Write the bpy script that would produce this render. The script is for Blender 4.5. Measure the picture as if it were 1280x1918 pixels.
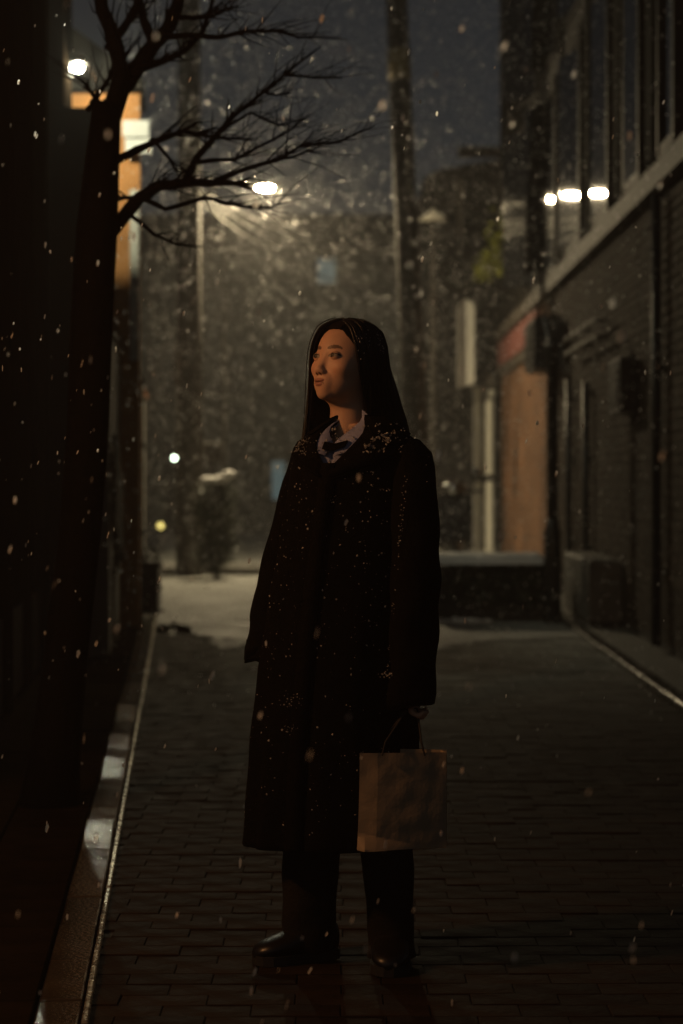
import bpy, bmesh, math, random
import numpy as np
from mathutils import Vector, Matrix, noise as mnoise

random.seed(7)
RNG = np.random.default_rng(7)
scene = bpy.context.scene
for o in list(bpy.data.objects):
    bpy.data.objects.remove(o, do_unlink=True)
COL = scene.collection

# ------------------------------------------------------------------ camera
CAM_H, F, HX, HY = 1.26, 3960.0, 640.0, 890.0        # height, focal length and horizon in photo pixels
cam_d = bpy.data.cameras.new('camera')
cam = bpy.data.objects.new('camera', cam_d); COL.objects.link(cam)
cam.location = (0, 0, CAM_H)
cam.rotation_euler = (math.radians(90), 0, 0)
cam_d.sensor_fit = 'VERTICAL'; cam_d.sensor_height = 36.0
cam_d.lens = 36.0 * F / 1918.0
cam_d.shift_y = -(959 - HY) / 1918.0
cam_d.clip_start = 0.1; cam_d.clip_end = 1000
cam_d.dof.use_dof = True
cam_d.dof.focus_distance = 5.42
cam_d.dof.aperture_fstop = 3.0
scene.camera = cam

# ------------------------------------------------------------------ sky, moonlight, exposure
world = bpy.data.worlds.new('World'); scene.world = world
world.use_nodes = True
wn = world.node_tree.nodes; wl = world.node_tree.links
bg = wn['Background']
sky = wn.new('ShaderNodeTexSky'); sky.sky_type = 'NISHITA'; sky.sun_disc = False
sky.sun_elevation = math.radians(28); sky.sun_rotation = math.radians(200)
hs = wn.new('ShaderNodeHueSaturation'); hs.inputs['Saturation'].default_value = 0.35
wl.new(sky.outputs[0], hs.inputs['Color']); wl.new(hs.outputs[0], bg.inputs['Color'])
bg.inputs['Strength'].default_value = 0.0046
sun_d = bpy.data.lights.new('night_glow', 'SUN'); sun_d.energy = 0.006; sun_d.angle = math.radians(40)
sun_d.color = (0.8, 0.88, 1.0)
sun = bpy.data.objects.new('night_glow', sun_d); COL.objects.link(sun)
sun.rotation_euler = (math.radians(62), 0, math.radians(160))
scene.view_settings.view_transform = 'Standard'
scene.view_settings.look = 'None'
scene.view_settings.exposure = -0.3
scene.view_settings.gamma = 1.0
scene.view_settings.use_curve_mapping = False
scene.render.engine = 'CYCLES'
cy = scene.cycles
cy.use_denoising = True
cy.use_light_tree = True
cy.use_adaptive_sampling = False
try: cy.denoising_prefilter = 'ACCURATE'
except Exception: pass
try: cy.denoiser = 'OPENIMAGEDENOISE'
except Exception: pass
cy.max_bounces = 4; cy.diffuse_bounces = 1; cy.glossy_bounces = 2; cy.volume_bounces = 0
cy.transmission_bounces = 2; cy.transparent_max_bounces = 4
cy.sample_clamp_indirect = 3.0; cy.caustics_reflective = True; cy.caustics_refractive = False
cy.blur_glossy = 0.3
STREET_L, FLOOD_L, ASSUMED_LANTERN_L = 5400.0, 3800.0, 265.0
HAZE_DENSITY = 0.0040

# ------------------------------------------------------------------ helpers
def P(x, y, Y):
    """point at distance Y down the street that the camera sees at photo pixel (x, y)"""
    return Vector(((x - HX) / F * Y, Y, CAM_H + (HY - y) / F * Y))

BASE = {}
class MB:
    def __init__(s): s.v = []; s.f = []; s.m = []
    def add(s, vs, fs):
        k = len(s.v); s.v.extend([tuple(p) for p in vs]); s.f.extend([tuple(i + k for i in f) for f in fs]); return s
    def box(s, c, d, rz=0.0, bev=0.0, mat=None):
        c = Vector(c); hx, hy, hz = d[0] / 2, d[1] / 2, d[2] / 2
        R = Matrix.Rotation(rz, 3, 'Z') if mat is None else mat
        if bev <= 0:
            vs = [c + R @ Vector((a * hx, b * hy, e * hz)) for e in (-1, 1) for (a, b) in ((-1, -1), (1, -1), (1, 1), (-1, 1))]
            return s.add(vs, [(3, 2, 1, 0), (4, 5, 6, 7), (0, 1, 5, 4), (1, 2, 6, 5), (2, 3, 7, 6), (3, 0, 4, 7)])
        b_ = bev
        vs = []
        for (e, ins) in ((-hz, 0), (hz - b_, 0), (hz, b_)):
            for (a, b) in ((-1, -1), (1, -1), (1, 1), (-1, 1)):
                vs.append(c + R @ Vector((a * (hx - ins), b * (hy - ins), e)))
        fs = [(3, 2, 1, 0), (8, 9, 10, 11)]
        for l in (0, 4):
            for k in range(4):
                fs.append((l + k, l + (k + 1) % 4, l + 4 + (k + 1) % 4, l + 4 + k))
        return s.add(vs, fs)
    def tube(s, pts, rad, n=8, cap=True, flat=1.0):
        pts = [Vector(p) for p in pts]
        if not hasattr(rad, '__len__'): rad = [rad] * len(pts)
        vs = []; fs = []
        t = (pts[1] - pts[0]).normalized()
        a = Vector((0, 0, 1)) if abs(t.z) < 0.9 else Vector((1, 0, 0))
        u = t.cross(a).normalized()
        for i, p in enumerate(pts):
            if i == 0: t = pts[1] - pts[0]
            elif i == len(pts) - 1: t = pts[-1] - pts[-2]
            else: t = pts[i + 1] - pts[i - 1]
            t.normalize()
            u = (u - t * u.dot(t)).normalized(); w = t.cross(u)
            for k in range(n):
                an = 2 * math.pi * k / n
                vs.append(p + (u * math.cos(an) + w * math.sin(an) * flat) * rad[i])
        for i in range(len(pts) - 1):
            for k in range(n):
                fs.append((i * n + k, i * n + (k + 1) % n, (i + 1) * n + (k + 1) % n, (i + 1) * n + k))
        if cap:
            fs.append(tuple(range(n))[::-1]); fs.append(tuple((len(pts) - 1) * n + k for k in range(n)))
        return s.add(vs, fs)
    def lathe(s, c, prof, n=20, axis=None):
        """prof: list of (radius, height)"""
        c = Vector(c); vs = []; fs = []
        R = Matrix.Identity(3) if axis is None else Vector((0, 0, 1)).rotation_difference(Vector(axis)).to_matrix()
        for (r, h) in prof:
            for k in range(n):
                an = 2 * math.pi * k / n
                vs.append(c + R @ Vector((r * math.cos(an), r * math.sin(an), h)))
        for i in range(len(prof) - 1):
            for k in range(n):
                fs.append((i * n + k, i * n + (k + 1) % n, (i + 1) * n + (k + 1) % n, (i + 1) * n + k))
        fs.append(tuple(range(n))[::-1]); fs.append(tuple((len(prof) - 1) * n + k for k in range(n)))
        return s.add(vs, fs)
    def ell(s, c, r, nu=14, nv=9, R=None):
        c = Vector(c); vs = []; fs = []
        for j in range(1, nv):
            e = math.pi * j / nv
            for k in range(nu):
                a = 2 * math.pi * k / nu
                q = Vector((r[0] * math.sin(e) * math.cos(a), r[1] * math.sin(e) * math.sin(a), r[2] * math.cos(e)))
                vs.append(c + (R @ q if R is not None else q))
        top = len(vs); q = Vector((0, 0, r[2])); vs.append(c + (R @ q if R is not None else q)); vs.append(c - (R @ q if R is not None else q))
        for j in range(nv - 2):
            for k in range(nu):
                fs.append((j * nu + k, (j + 1) * nu + k, (j + 1) * nu + (k + 1) % nu, j * nu + (k + 1) % nu))
        for k in range(nu):
            fs.append((top, k, (k + 1) % nu)); fs.append((top + 1, (nv - 2) * nu + (k + 1) % nu, (nv - 2) * nu + k))
        return s.add(vs, fs)
    def quad(s, a, b, c, d): return s.add([a, b, c, d], [(0, 1, 2, 3)])
    def prism(s, poly, d):
        """poly: list of points, swept by vector d"""
        n = len(poly); d = Vector(d); poly = [Vector(p) for p in poly]
        fs = [tuple(range(n))[::-1], tuple(n + i for i in range(n))]
        fs += [(i, (i + 1) % n, n + (i + 1) % n, n + i) for i in range(n)]
        return s.add(poly + [p + d for p in poly], fs)
    def build(s, name, mat, parent=None, base=None, smooth=False, fix=False):
        if parent is not None: b = BASE[parent.name]
        elif base is not None: b = Vector(base)
        else:
            a = np.array(s.v); b = Vector((float((a[:, 0].min() + a[:, 0].max()) / 2), float((a[:, 1].min() + a[:, 1].max()) / 2), float(a[:, 2].min())))
        me = bpy.data.meshes.new(name)
        me.from_pydata([(p[0] - b.x, p[1] - b.y, p[2] - b.z) for p in s.v], [], s.f)
        me.materials.append(mat)
        if fix:
            bm = bmesh.new(); bm.from_mesh(me); bmesh.ops.recalc_face_normals(bm, faces=bm.faces[:]); bm.to_mesh(me); bm.free()
        if smooth: me.polygons.foreach_set('use_smooth', [True] * len(me.polygons))
        me.update()
        o = bpy.data.objects.new(name, me); COL.objects.link(o)
        if parent is not None: o.parent = parent
        else: o.location = b
        BASE[o.name] = b
        return o

def thing(name, base, label, cat, group=None):
    o = bpy.data.objects.new(name, None); COL.objects.link(o); o.location = base
    o.empty_display_size = 0.2
    BASE[o.name] = Vector(base)
    return tag(o, label, cat, group)
def tag(o, label=None, cat=None, group=None, kind=None):
    if label: o['label'] = label
    if cat: o['category'] = cat
    if group: o['group'] = group
    if kind: o['kind'] = kind
    return o
def piece(name, me, parent, loc, rot=(0, 0, 0), scale=(1, 1, 1)):
    o = bpy.data.objects.new(name, me); COL.objects.link(o); o.parent = parent
    o.location = Vector(loc) - BASE[parent.name]; o.rotation_euler = rot; o.scale = scale
    return o

# ------------------------------------------------------------------ materials
def mat(name, col, rough=0.7, spec=0.5, metal=0.0, var=0.25, scale=8.0, bump=0.0, bscale=30.0, col2=None, rvar=0.0, coords='Object', detail=4.0, coat=0.0):
    m = bpy.data.materials.new(name); m.use_nodes = True
    n = m.node_tree.nodes; l = m.node_tree.links; b = n['Principled BSDF']
    b.inputs['Roughness'].default_value = rough; b.inputs['Metallic'].default_value = metal
    b.inputs['Specular IOR Level'].default_value = spec
    if coat: b.inputs['Coat Weight'].default_value = coat; b.inputs['Coat Roughness'].default_value = 0.08
    tc = n.new('ShaderNodeTexCoord')
    if var or col2:
        nz = n.new('ShaderNodeTexNoise'); nz.inputs['Scale'].default_value = scale; nz.inputs['Detail'].default_value = detail
        l.new(tc.outputs[coords], nz.inputs['Vector'])
        rp = n.new('ShaderNodeValToRGB'); rp.color_ramp.elements[0].position = 0.3; rp.color_ramp.elements[1].position = 0.7
        c2 = col2 if col2 else tuple(min(1, c * (1 + var)) for c in col)
        c1 = col if col2 else tuple(c * (1 - var) for c in col)
        rp.color_ramp.elements[0].color = (*c1, 1); rp.color_ramp.elements[1].color = (*c2, 1)
        oi = n.new('ShaderNodeObjectInfo')
        l.new(nz.outputs['Fac'], rp.inputs['Fac'])
        hv = n.new('ShaderNodeHueSaturation')
        mr = n.new('ShaderNodeMapRange'); mr.inputs['To Min'].default_value = 0.75; mr.inputs['To Max'].default_value = 1.25
        l.new(oi.outputs['Random'], mr.inputs['Value']); l.new(mr.outputs[0], hv.inputs['Value'])
        l.new(rp.outputs['Color'], hv.inputs['Color']); l.new(hv.outputs['Color'], b.inputs['Base Color'])
        if rvar:
            r2 = n.new('ShaderNodeMapRange'); r2.inputs['From Min'].default_value = 0.3; r2.inputs['From Max'].default_value = 0.7
            r2.inputs['To Min'].default_value = max(0.02, rough - rvar); r2.inputs['To Max'].default_value = rough + rvar
            nz2 = n.new('ShaderNodeTexNoise'); nz2.inputs['Scale'].default_value = scale * 1.7; nz2.inputs['Detail'].default_value = 3
            l.new(tc.outputs[coords], nz2.inputs['Vector'])
            l.new(nz2.outputs['Fac'], r2.inputs['Value']); l.new(r2.outputs[0], b.inputs['Roughness'])
    else:
        b.inputs['Base Color'].default_value = (*col, 1)
    if bump:
        nb = n.new('ShaderNodeTexNoise'); nb.inputs['Scale'].default_value = bscale; nb.inputs['Detail'].default_value = 5
        l.new(tc.outputs[coords], nb.inputs['Vector'])
        bp = n.new('ShaderNodeBump'); bp.inputs['Strength'].default_value = bump; bp.inputs['Distance'].default_value = 0.01
        l.new(nb.outputs['Fac'], bp.inputs['Height']); l.new(bp.outputs[0], b.inputs['Normal'])
    return m
def emit(name, col, strength):
    m = bpy.data.materials.new(name); m.use_nodes = True
    n = m.node_tree.nodes; l = m.node_tree.links
    b = n['Principled BSDF']; b.inputs['Base Color'].default_value = (0.8, 0.8, 0.8, 1)
    b.inputs['Emission Color'].default_value = (*col, 1); b.inputs['Emission Strength'].default_value = strength
    return m

M = {}
M['ground'] = mat('ground_asphalt', (0.035, 0.034, 0.03), 0.6, bump=0.3)
M['slush'] = mat('snow_dusted_road', (0.22, 0.225, 0.205), 0.7, col2=(0.36, 0.365, 0.345), scale=1.1, bump=0.5, bscale=14, coords='Generated' if False else 'Object', rvar=0.12, detail=7)
M['mortar'] = mat('wet_joint', (0.016, 0.010, 0.006), 0.8, bump=0.4, bscale=80)
M['paver'] = mat('wet_brick_paver', (0.021, 0.0135, 0.0085), 0.85, spec=0.08, var=0.35, scale=6, bump=0.35, bscale=45, rvar=0.14)
def add_slush_shade(m):  # slush colour, with lit and shadowed road painted in
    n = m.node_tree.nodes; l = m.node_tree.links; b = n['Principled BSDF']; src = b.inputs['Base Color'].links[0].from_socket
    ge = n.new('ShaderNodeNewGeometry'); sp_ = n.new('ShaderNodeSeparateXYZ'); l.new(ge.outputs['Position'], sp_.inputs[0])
    my = n.new('ShaderNodeMapRange'); my.interpolation_type = 'SMOOTHSTEP'; my.inputs['From Min'].default_value = 8.8; my.inputs['From Max'].default_value = 16.5; l.new(sp_.outputs['Y'], my.inputs['Value'])  # slush thickens down the lane and also carries the lamp's falloff
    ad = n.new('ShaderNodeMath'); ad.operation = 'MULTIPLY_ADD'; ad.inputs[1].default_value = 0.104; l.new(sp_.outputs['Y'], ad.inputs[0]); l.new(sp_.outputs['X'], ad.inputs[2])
    mx_ = n.new('ShaderNodeMapRange'); mx_.interpolation_type = 'SMOOTHSTEP'; mx_.inputs['From Min'].default_value = 0.52; mx_.inputs['From Max'].default_value = 0.95; l.new(ad.outputs[0], mx_.inputs['Value'])  # slush kept off the left, painting the shadow that falls there
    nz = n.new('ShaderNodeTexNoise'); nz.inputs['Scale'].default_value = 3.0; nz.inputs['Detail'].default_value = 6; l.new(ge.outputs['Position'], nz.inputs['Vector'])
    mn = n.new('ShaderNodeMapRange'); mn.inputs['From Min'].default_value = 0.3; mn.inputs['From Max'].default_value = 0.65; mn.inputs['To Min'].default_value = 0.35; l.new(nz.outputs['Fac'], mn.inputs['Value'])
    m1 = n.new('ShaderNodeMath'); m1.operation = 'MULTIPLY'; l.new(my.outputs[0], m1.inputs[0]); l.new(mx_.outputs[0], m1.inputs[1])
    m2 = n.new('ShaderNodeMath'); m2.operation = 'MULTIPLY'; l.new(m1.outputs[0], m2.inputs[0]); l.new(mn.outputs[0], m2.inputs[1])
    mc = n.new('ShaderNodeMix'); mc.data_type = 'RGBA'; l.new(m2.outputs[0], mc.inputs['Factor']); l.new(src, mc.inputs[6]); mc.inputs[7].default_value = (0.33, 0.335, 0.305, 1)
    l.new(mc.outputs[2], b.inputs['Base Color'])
add_slush_shade(M['paver']); add_slush_shade(M['mortar'])
M['slab'] = mat('wet_stone_slab', (0.060, 0.046, 0.030), 0.10, var=0.3, scale=7, bump=0.20, bscale=75, rvar=0.08)
M['slab_matte'] = mat('damp_stone_slab', (0.016, 0.011, 0.007), 0.95, spec=0.0, var=0.35, scale=7, bump=0.3, bscale=40)
M['kerb'] = mat('granite_kerb', (0.030, 0.027, 0.021), 0.25, bump=0.2, bscale=40, rvar=0.1)
M['edging'] = mat('wet_steel_edging', (0.42, 0.38, 0.30), 0.28, metal=0.8, bump=0.3, bscale=50, rvar=0.12)
M['concrete'] = mat('concrete', (0.11, 0.104, 0.09), 0.7, bump=0.3, bscale=25)
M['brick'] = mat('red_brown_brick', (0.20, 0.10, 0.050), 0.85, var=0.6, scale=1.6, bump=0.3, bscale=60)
M['brick_dark'] = mat('shaded_dark_brick', (0.040, 0.025, 0.015), 0.85, spec=0.2, var=0.4, scale=3, bump=0.3, bscale=60)  # darker near copy of the brick: fading lamp light put into the colour
M['joint_dark'] = mat('shaded_joint', (0.030, 0.025, 0.019), 0.9, bump=0.2)  # joint darkened the same way for the dim near wall
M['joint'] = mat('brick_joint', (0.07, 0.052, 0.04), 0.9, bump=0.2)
M['dark_trim'] = mat('dark_window_trim', (0.020, 0.017, 0.014), 0.6, spec=0.2)
M['sill'] = mat('painted_stone_sill', (0.06, 0.049, 0.037), 0.65, bump=0.2)
M['pane'] = mat('dark_window_glass', (0.008, 0.008, 0.009), 0.035, spec=0.8, var=0)
M['far_pane'] = mat('dull_far_glass', (0.012, 0.012, 0.012), 0.4, spec=0.3, var=0)
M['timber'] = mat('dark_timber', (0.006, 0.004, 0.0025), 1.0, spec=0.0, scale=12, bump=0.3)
M['render_orange'] = mat('ochre_render', (0.62, 0.28, 0.09), 0.85, scale=3, bump=0.25)
M['grey_wall'] = mat('grey_render', (0.17, 0.155, 0.13), 0.85, scale=2.5, bump=0.3)
M['tile'] = mat('clay_tile', (0.40, 0.19, 0.09), 0.65, var=0.3)
M['dark_wall'] = mat('dark_wall', (0.014, 0.0125, 0.0105), 0.9, spec=0.1, bump=0.3)
M['far_wall'] = mat('pale_green_grey_render', (0.075, 0.08, 0.065), 0.85, scale=1.0, bump=0.2)
M['black_metal'] = mat('black_metal', (0.015, 0.014, 0.013), 0.45, var=0.2)
M['grey_metal'] = mat('galvanised_metal', (0.22, 0.22, 0.21), 0.45, metal=0.6)
M['white_paint'] = mat('white_paint', (0.72, 0.70, 0.60), 0.5, var=0.1)
M['white_board'] = mat('white_board', (0.78, 0.77, 0.70), 0.5, var=0.06, scale=2)
M['pole'] = mat('weathered_pole', (0.05, 0.043, 0.033), 0.8, scale=14, bump=0.3)
M['pole_band'] = mat('yellow_band', (0.22, 0.17, 0.07), 0.7)
M['bark'] = mat('dark_wet_bark', (0.003, 0.0025, 0.002), 0.8, spec=0.08, scale=20, bump=0.8, bscale=40)
M['leaf_dark'] = mat('dark_evergreen_leaf', (0.03, 0.04, 0.02), 0.5, var=0.5)
M['leaf_yellow'] = mat('yellow_green_leaf', (0.26, 0.28, 0.03), 0.55, var=0.4)
M['red'] = mat('dull_red_cloth', (0.17, 0.055, 0.045), 0.8)
M['rubber'] = mat('rubber', (0.015, 0.015, 0.015), 0.8, var=0)
M['scooter'] = mat('dark_scooter_paint', (0.03, 0.025, 0.022), 0.25, coat=0.5, var=0)
M['chrome'] = mat('chrome', (0.7, 0.7, 0.68), 0.15, metal=1.0, var=0)
M['snow'] = mat('fresh_snow', (0.82, 0.82, 0.80), 0.7, var=0.04, bump=0.5, bscale=40)
M['melting_snow'] = mat('half_melted_snow', (0.42, 0.41, 0.39), 0.5, var=0.5, scale=60)
M['coat'] = mat('black_wool_coat', (0.0045, 0.004, 0.0035), 0.95, spec=0.05, var=0.3, scale=60, bump=0.5, bscale=220)
M['shirt'] = mat('pale_blue_shirt', (0.33, 0.36, 0.55), 0.8, var=0.06, scale=40)
M['trouser'] = mat('black_trouser', (0.012, 0.010, 0.008), 0.9, spec=0.15, bump=0.3, bscale=150)
M['shoe'] = mat('black_leather', (0.010, 0.009, 0.008), 0.35, var=0.1)
M['hair'] = mat('black_hair', (0.010, 0.007, 0.005), 0.42, spec=0.4, var=0.2, scale=80)
M['paper'] = mat('brown_kraft_paper', (0.37, 0.285, 0.19), 0.75, var=0.05, scale=5, bump=0.15, bscale=60)
M['cord'] = mat('dark_cord', (0.02, 0.017, 0.014), 0.8, var=0)
M['street_bulb'] = emit('street_lamp_glow', (1.0, 0.79, 0.47), STREET_L)
M['flood_bulb'] = emit('flood_lamp_glow', (1.0, 0.97, 0.70), FLOOD_L)
M['assumed_lantern_bulb'] = emit('assumed_lantern_glow', (1.0, 0.44, 0.155), ASSUMED_LANTERN_L)
M['small_white'] = emit('small_lamp_white', (0.8, 1.0, 0.72), 22)
M['small_yellow'] = emit('small_lamp_yellow', (1.0, 0.8, 0.2), 2.2)
M['teal_lit'] = emit('lit_teal_sign', (0.22, 0.55, 0.62), 0.13)
M['blue_lit'] = emit('lit_blue_sign', (0.10, 0.16, 0.42), 0.16)
# falling flakes let light through
def flake_mat():
    m = bpy.data.materials.new('wet_snowflake'); m.use_nodes = True
    n = m.node_tree.nodes; l = m.node_tree.links
    n.remove(n['Principled BSDF'])
    d = n.new('ShaderNodeBsdfDiffuse'); d.inputs['Color'].default_value = (0.95, 0.95, 0.95, 1)
    t = n.new('ShaderNodeBsdfTranslucent'); t.inputs['Color'].default_value = (0.95, 0.95, 0.95, 1)
    mx = n.new('ShaderNodeMixShader'); mx.inputs[0].default_value = 0.65
    l.new(d.outputs[0], mx.inputs[1]); l.new(t.outputs[0], mx.inputs[2])
    rf = n.new('ShaderNodeBsdfRefraction'); rf.inputs['Roughness'].default_value = 0.6; rf.inputs['IOR'].default_value = 1.31
    m2 = n.new('ShaderNodeMixShader'); m2.inputs[0].default_value = 0.3
    l.new(mx.outputs[0], m2.inputs[1]); l.new(rf.outputs[0], m2.inputs[2]); l.new(m2.outputs[0], n['Material Output'].inputs[0])
    return m
M['flake'] = flake_mat()
def skin_mat():
    m = bpy.data.materials.new('skin'); m.use_nodes = True
    n = m.node_tree.nodes; l = m.node_tree.links; b = n['Principled BSDF']
    a = n.new('ShaderNodeAttribute'); a.attribute_name = 'tint'
    l.new(a.outputs['Color'], b.inputs['Base Color'])
    b.inputs['Roughness'].default_value = 0.5; b.inputs['Specular IOR Level'].default_value = 0.35
    b.inputs['Subsurface Weight'].default_value = 0.12; b.inputs['Subsurface Radius'].default_value = (0.008, 0.003, 0.0015)
    b.inputs['Subsurface Scale'].default_value = 1.0
    return m
M['skin'] = skin_mat()

# ------------------------------------------------------------------ alley geometry
def XL(Y, c): return -0.0758 * Y - c            # lines parallel to the left side of the alley
def XR(Y, c=2.1): return 0.0086 * Y + c         # lines parallel to the right side
KL, KR = 0.212, 1.71                            # kerb edges
AL = math.atan(0.0758); AR = -math.atan(0.0086)

g = MB().quad((-150, -30, -0.06), (150, -30, -0.06), (150, 300, -0.06), (-150, 300, -0.06)).build('ground', M['ground']); tag(g, kind='structure')

# road: joint bed + individual brick pavers near the camera, snow dusted surface beyond
def strip(f0, f1, y0, y1, z, n=24):
    vs = []; fs = []
    for i in range(n + 1):
        Y = y0 + (y1 - y0) * i / n
        vs += [(f0(Y), Y, z), (f1(Y), Y, z)]
    for i in range(n): fs.append((2 * i, 2 * i + 1, 2 * i + 3, 2 * i + 2))
    return vs, fs
PAVE_END = 16.8
SNOW_START = 14.0
road = MB().add(*strip(lambda Y: XL(Y, KL), lambda Y: XR(Y, KR), 2.5, PAVE_END, -0.007)).build('road', M['mortar'], base=(0, 2.5, 0)); tag(road, kind='structure')
# snow dusted part
mb = MB(); vs = []; fs = []
nx, ny = 80, 300
for j in range(ny + 1):
    Y = SNOW_START + (46 - SNOW_START) * (j / ny) ** 1.6
    x0, x1 = (XL(Y, KL), XR(Y, KR)) if Y < 24 else (XL(Y, KL) - (Y - 24) * 0.25, XR(Y, KR))
    for i in range(nx + 1):
        X = x0 + (x1 - x0) * i / nx
        vs.append((X, Y, 0.009 + 0.004 * mnoise.noise((X * 2.2, Y * 1.1, 0)) + 0.003 * mnoise.noise((X * 7, Y * 5, 3))))
for j in range(ny):
    for i in range(nx):
        a = j * (nx + 1) + i; X, Y, _ = vs[a]
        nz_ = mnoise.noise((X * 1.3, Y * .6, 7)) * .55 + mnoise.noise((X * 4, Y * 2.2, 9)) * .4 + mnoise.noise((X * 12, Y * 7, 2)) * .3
        bare = max(0, min(1.6, (-.50 - (Y - 11.3) * .104 - X + .12 * mnoise.noise((X * 3, Y * 2, 5))) * 8)) * (1 if Y < 18.6 else 0)  # snow left out on the left to draw the cast shadow
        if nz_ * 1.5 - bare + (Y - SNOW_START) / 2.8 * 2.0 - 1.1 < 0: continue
        fs.append((a, a + 1, a + nx + 2, a + nx + 1))
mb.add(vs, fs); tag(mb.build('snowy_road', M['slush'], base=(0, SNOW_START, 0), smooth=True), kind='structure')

def paver_mesh(name, d, m, bev=0.004):
    o = MB().box((0, 0, -d[2] / 2), d, bev=bev); me = bpy.data.meshes.new(name); me.from_pydata(o.v, [], o.f); me.materials.append(m); me.update(); return me
pm = paver_mesh('paver', (0.2095, 0.1035, 0.05), M['paver'], 0.0025)
cells = []
row = 0; Y = 4.45
while Y < PAVE_END - 0.06:
    off = (row % 2) * 0.1055 + random.uniform(-0.006, 0.006)
    k0 = int((XL(Y, KL) - off) / 0.211) - 1
    for k in range(k0, 40):
        X = k * 0.211 + off
        x0, x1 = max(X - 0.104, XL(Y, KL) - 0.004), min(X + 0.104, XR(Y, KR) + 0.004)
        if x1 - x0 < 0.03: continue
        vis = abs(X) < 0.1616 * Y + 0.12
        cells.append((Y, (x0 + x1) / 2, vis, (x1 - x0) / 0.208))
    Y += 0.105; row += 1
near = [c for c in cells if c[2]][:300]; nearset = set((c[0], c[1]) for c in near)
for (Y, X, v, sx) in near:
    piece('paver', pm, road, (X, Y, random.uniform(-0.0025, 0.0025)), (random.uniform(-.008, .008), random.uniform(-.006, .006), random.uniform(-.006, .006)), (sx, 1, 1))
mb = MB()
for (Y, X, v, sx) in cells:
    if (Y, X) in nearset: continue
    R = Matrix.Rotation(random.uniform(-.008, .008), 3, 'X') @ Matrix.Rotation(random.uniform(-.006, .006), 3, 'Y')
    mb.box((X, Y, random.uniform(-.003, .003) - 0.025), (0.2095 * sx, 0.1035, 0.05), bev=0.0025, mat=R)
tag(mb.build('paver_field', M['paver'], road), kind='stuff')

# left pavement with slabs and kerb
lp = MB().add(*strip(lambda Y: XL(Y, 1.2), lambda Y: XL(Y, KL + 0.02), 2.5, 19.2, -0.022)).build('pavement', M['mortar'], base=(-1, 2.5, 0)); tag(lp, kind='structure')
sm = paver_mesh('slab', (0.27, 0.40, 0.04), M['slab_matte'], 0.004)
bsm = paver_mesh('border_slab', (0.10, 0.40, 0.04), M['slab'], 0.004)
FLOOD_AT, WALL_AT = P(147, 128, 16.1), Vector((-1.76, 17.4, 3.3))
NEAR_FLOOD = Vector((-1.74, 17.38, 3.75))
MIRROR_TILT = {8: (NEAR_FLOOD, 1.0), 9: (NEAR_FLOOD, .30), 12: (NEAR_FLOOD, .93), 13: (WALL_AT, .35), 14: (WALL_AT, .85), 17: (WALL_AT, .9)}   # tilt put in so they mirror the lit wall to the camera
Y = 4.0; r_ = 0
while Y < 18.9:
    c0 = Vector((XL(Y, KL + 0.022 + 0.052), Y, 0.014))
    if r_ in MIRROR_TILT:
        tgt, f_ = MIRROR_TILT[r_]
        n_ = ((Vector((0, 0, CAM_H)) - c0).normalized() + (tgt - c0).normalized()).normalized()
        rot = (Matrix.Rotation(AL, 3, 'Z')).to_euler(); q_ = Vector((0, 0, 1)).rotation_difference(Vector((0, 0, 1)).lerp(n_, f_).normalized())
        e_ = (q_.to_matrix() @ Matrix.Rotation(AL, 3, 'Z')).to_euler()
        piece('border_slab', bsm, lp, c0 + Vector((0, 0, .012 * f_)), e_)
    else:
        piece('border_slab', bsm, lp, c0 + Vector((0, 0, random.uniform(-.003, .003))), (random.uniform(-.016, .016), random.uniform(-.012, .012), AL))
    for c in range(3):
        cx = XL(Y, KL + 0.022 + 0.108 + 0.14 + c * 0.278)
        piece('slab', sm, lp, (cx, Y, 0.012 + random.uniform(-.003, .003)), (random.uniform(-.014, .014), random.uniform(-.012, .012), AL), (1, random.uniform(0.985, 1.0), 1))
    Y += 0.408; r_ += 1
kb = MB().add(*strip(lambda Y: XL(Y, KL + 0.018), lambda Y: XL(Y, KL + 0.001), 2.5, 19.2, -0.03)).build('kerb', M['mortar'], base=(-0.6, 2.5, 0)); tag(kb, kind='structure')
km = paver_mesh('edging_strip', (0.016, 0.79, 0.09), M['edging'], 0.004)
Y = 3.6
while Y < 19.0:
    piece('edging_strip', km, kb, (XL(Y, KL + 0.008), Y, 0.017 + random.uniform(-.003, .003)), (random.uniform(-.004, .004), random.uniform(-.01, .01), AL))
    Y += 0.8
# cross kerb at the end of the pavement
for i in range(3):
    piece('edging_strip', km, kb, (XL(19.3, 0.55 + i * 0.8), 19.35, 0.03), (0, 0, math.radians(90)))
# right footpath
rp = MB()
vs, fs = strip(lambda Y: XR(Y, KR + 0.10), lambda Y: XR(Y, 2.2), 6, 34, 0.035, 60)
rp.add(vs, fs); rp = rp.build('footpath', M['concrete'], base=(2, 6, 0)); tag(rp, kind='structure')
kr = MB().add(*strip(lambda Y: XR(Y, KR + 0.01), lambda Y: XR(Y, KR + 0.09), 6, 34, -0.02)).build('kerb', M['mortar'], base=(1.8, 6, 0)); tag(kr, kind='structure')
km2 = paver_mesh('kerb_stone', (0.10, 0.99, 0.12), M['kerb'], 0.012)
Y = 10.4
while Y < 33:
    piece('kerb_stone', km2, kr, (XR(Y, KR + 0.05), Y, 0.045 + random.uniform(-.003, .003)), (random.uniform(-.004, .004), random.uniform(-.02, .02), AR))
    Y += 1.0

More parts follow.
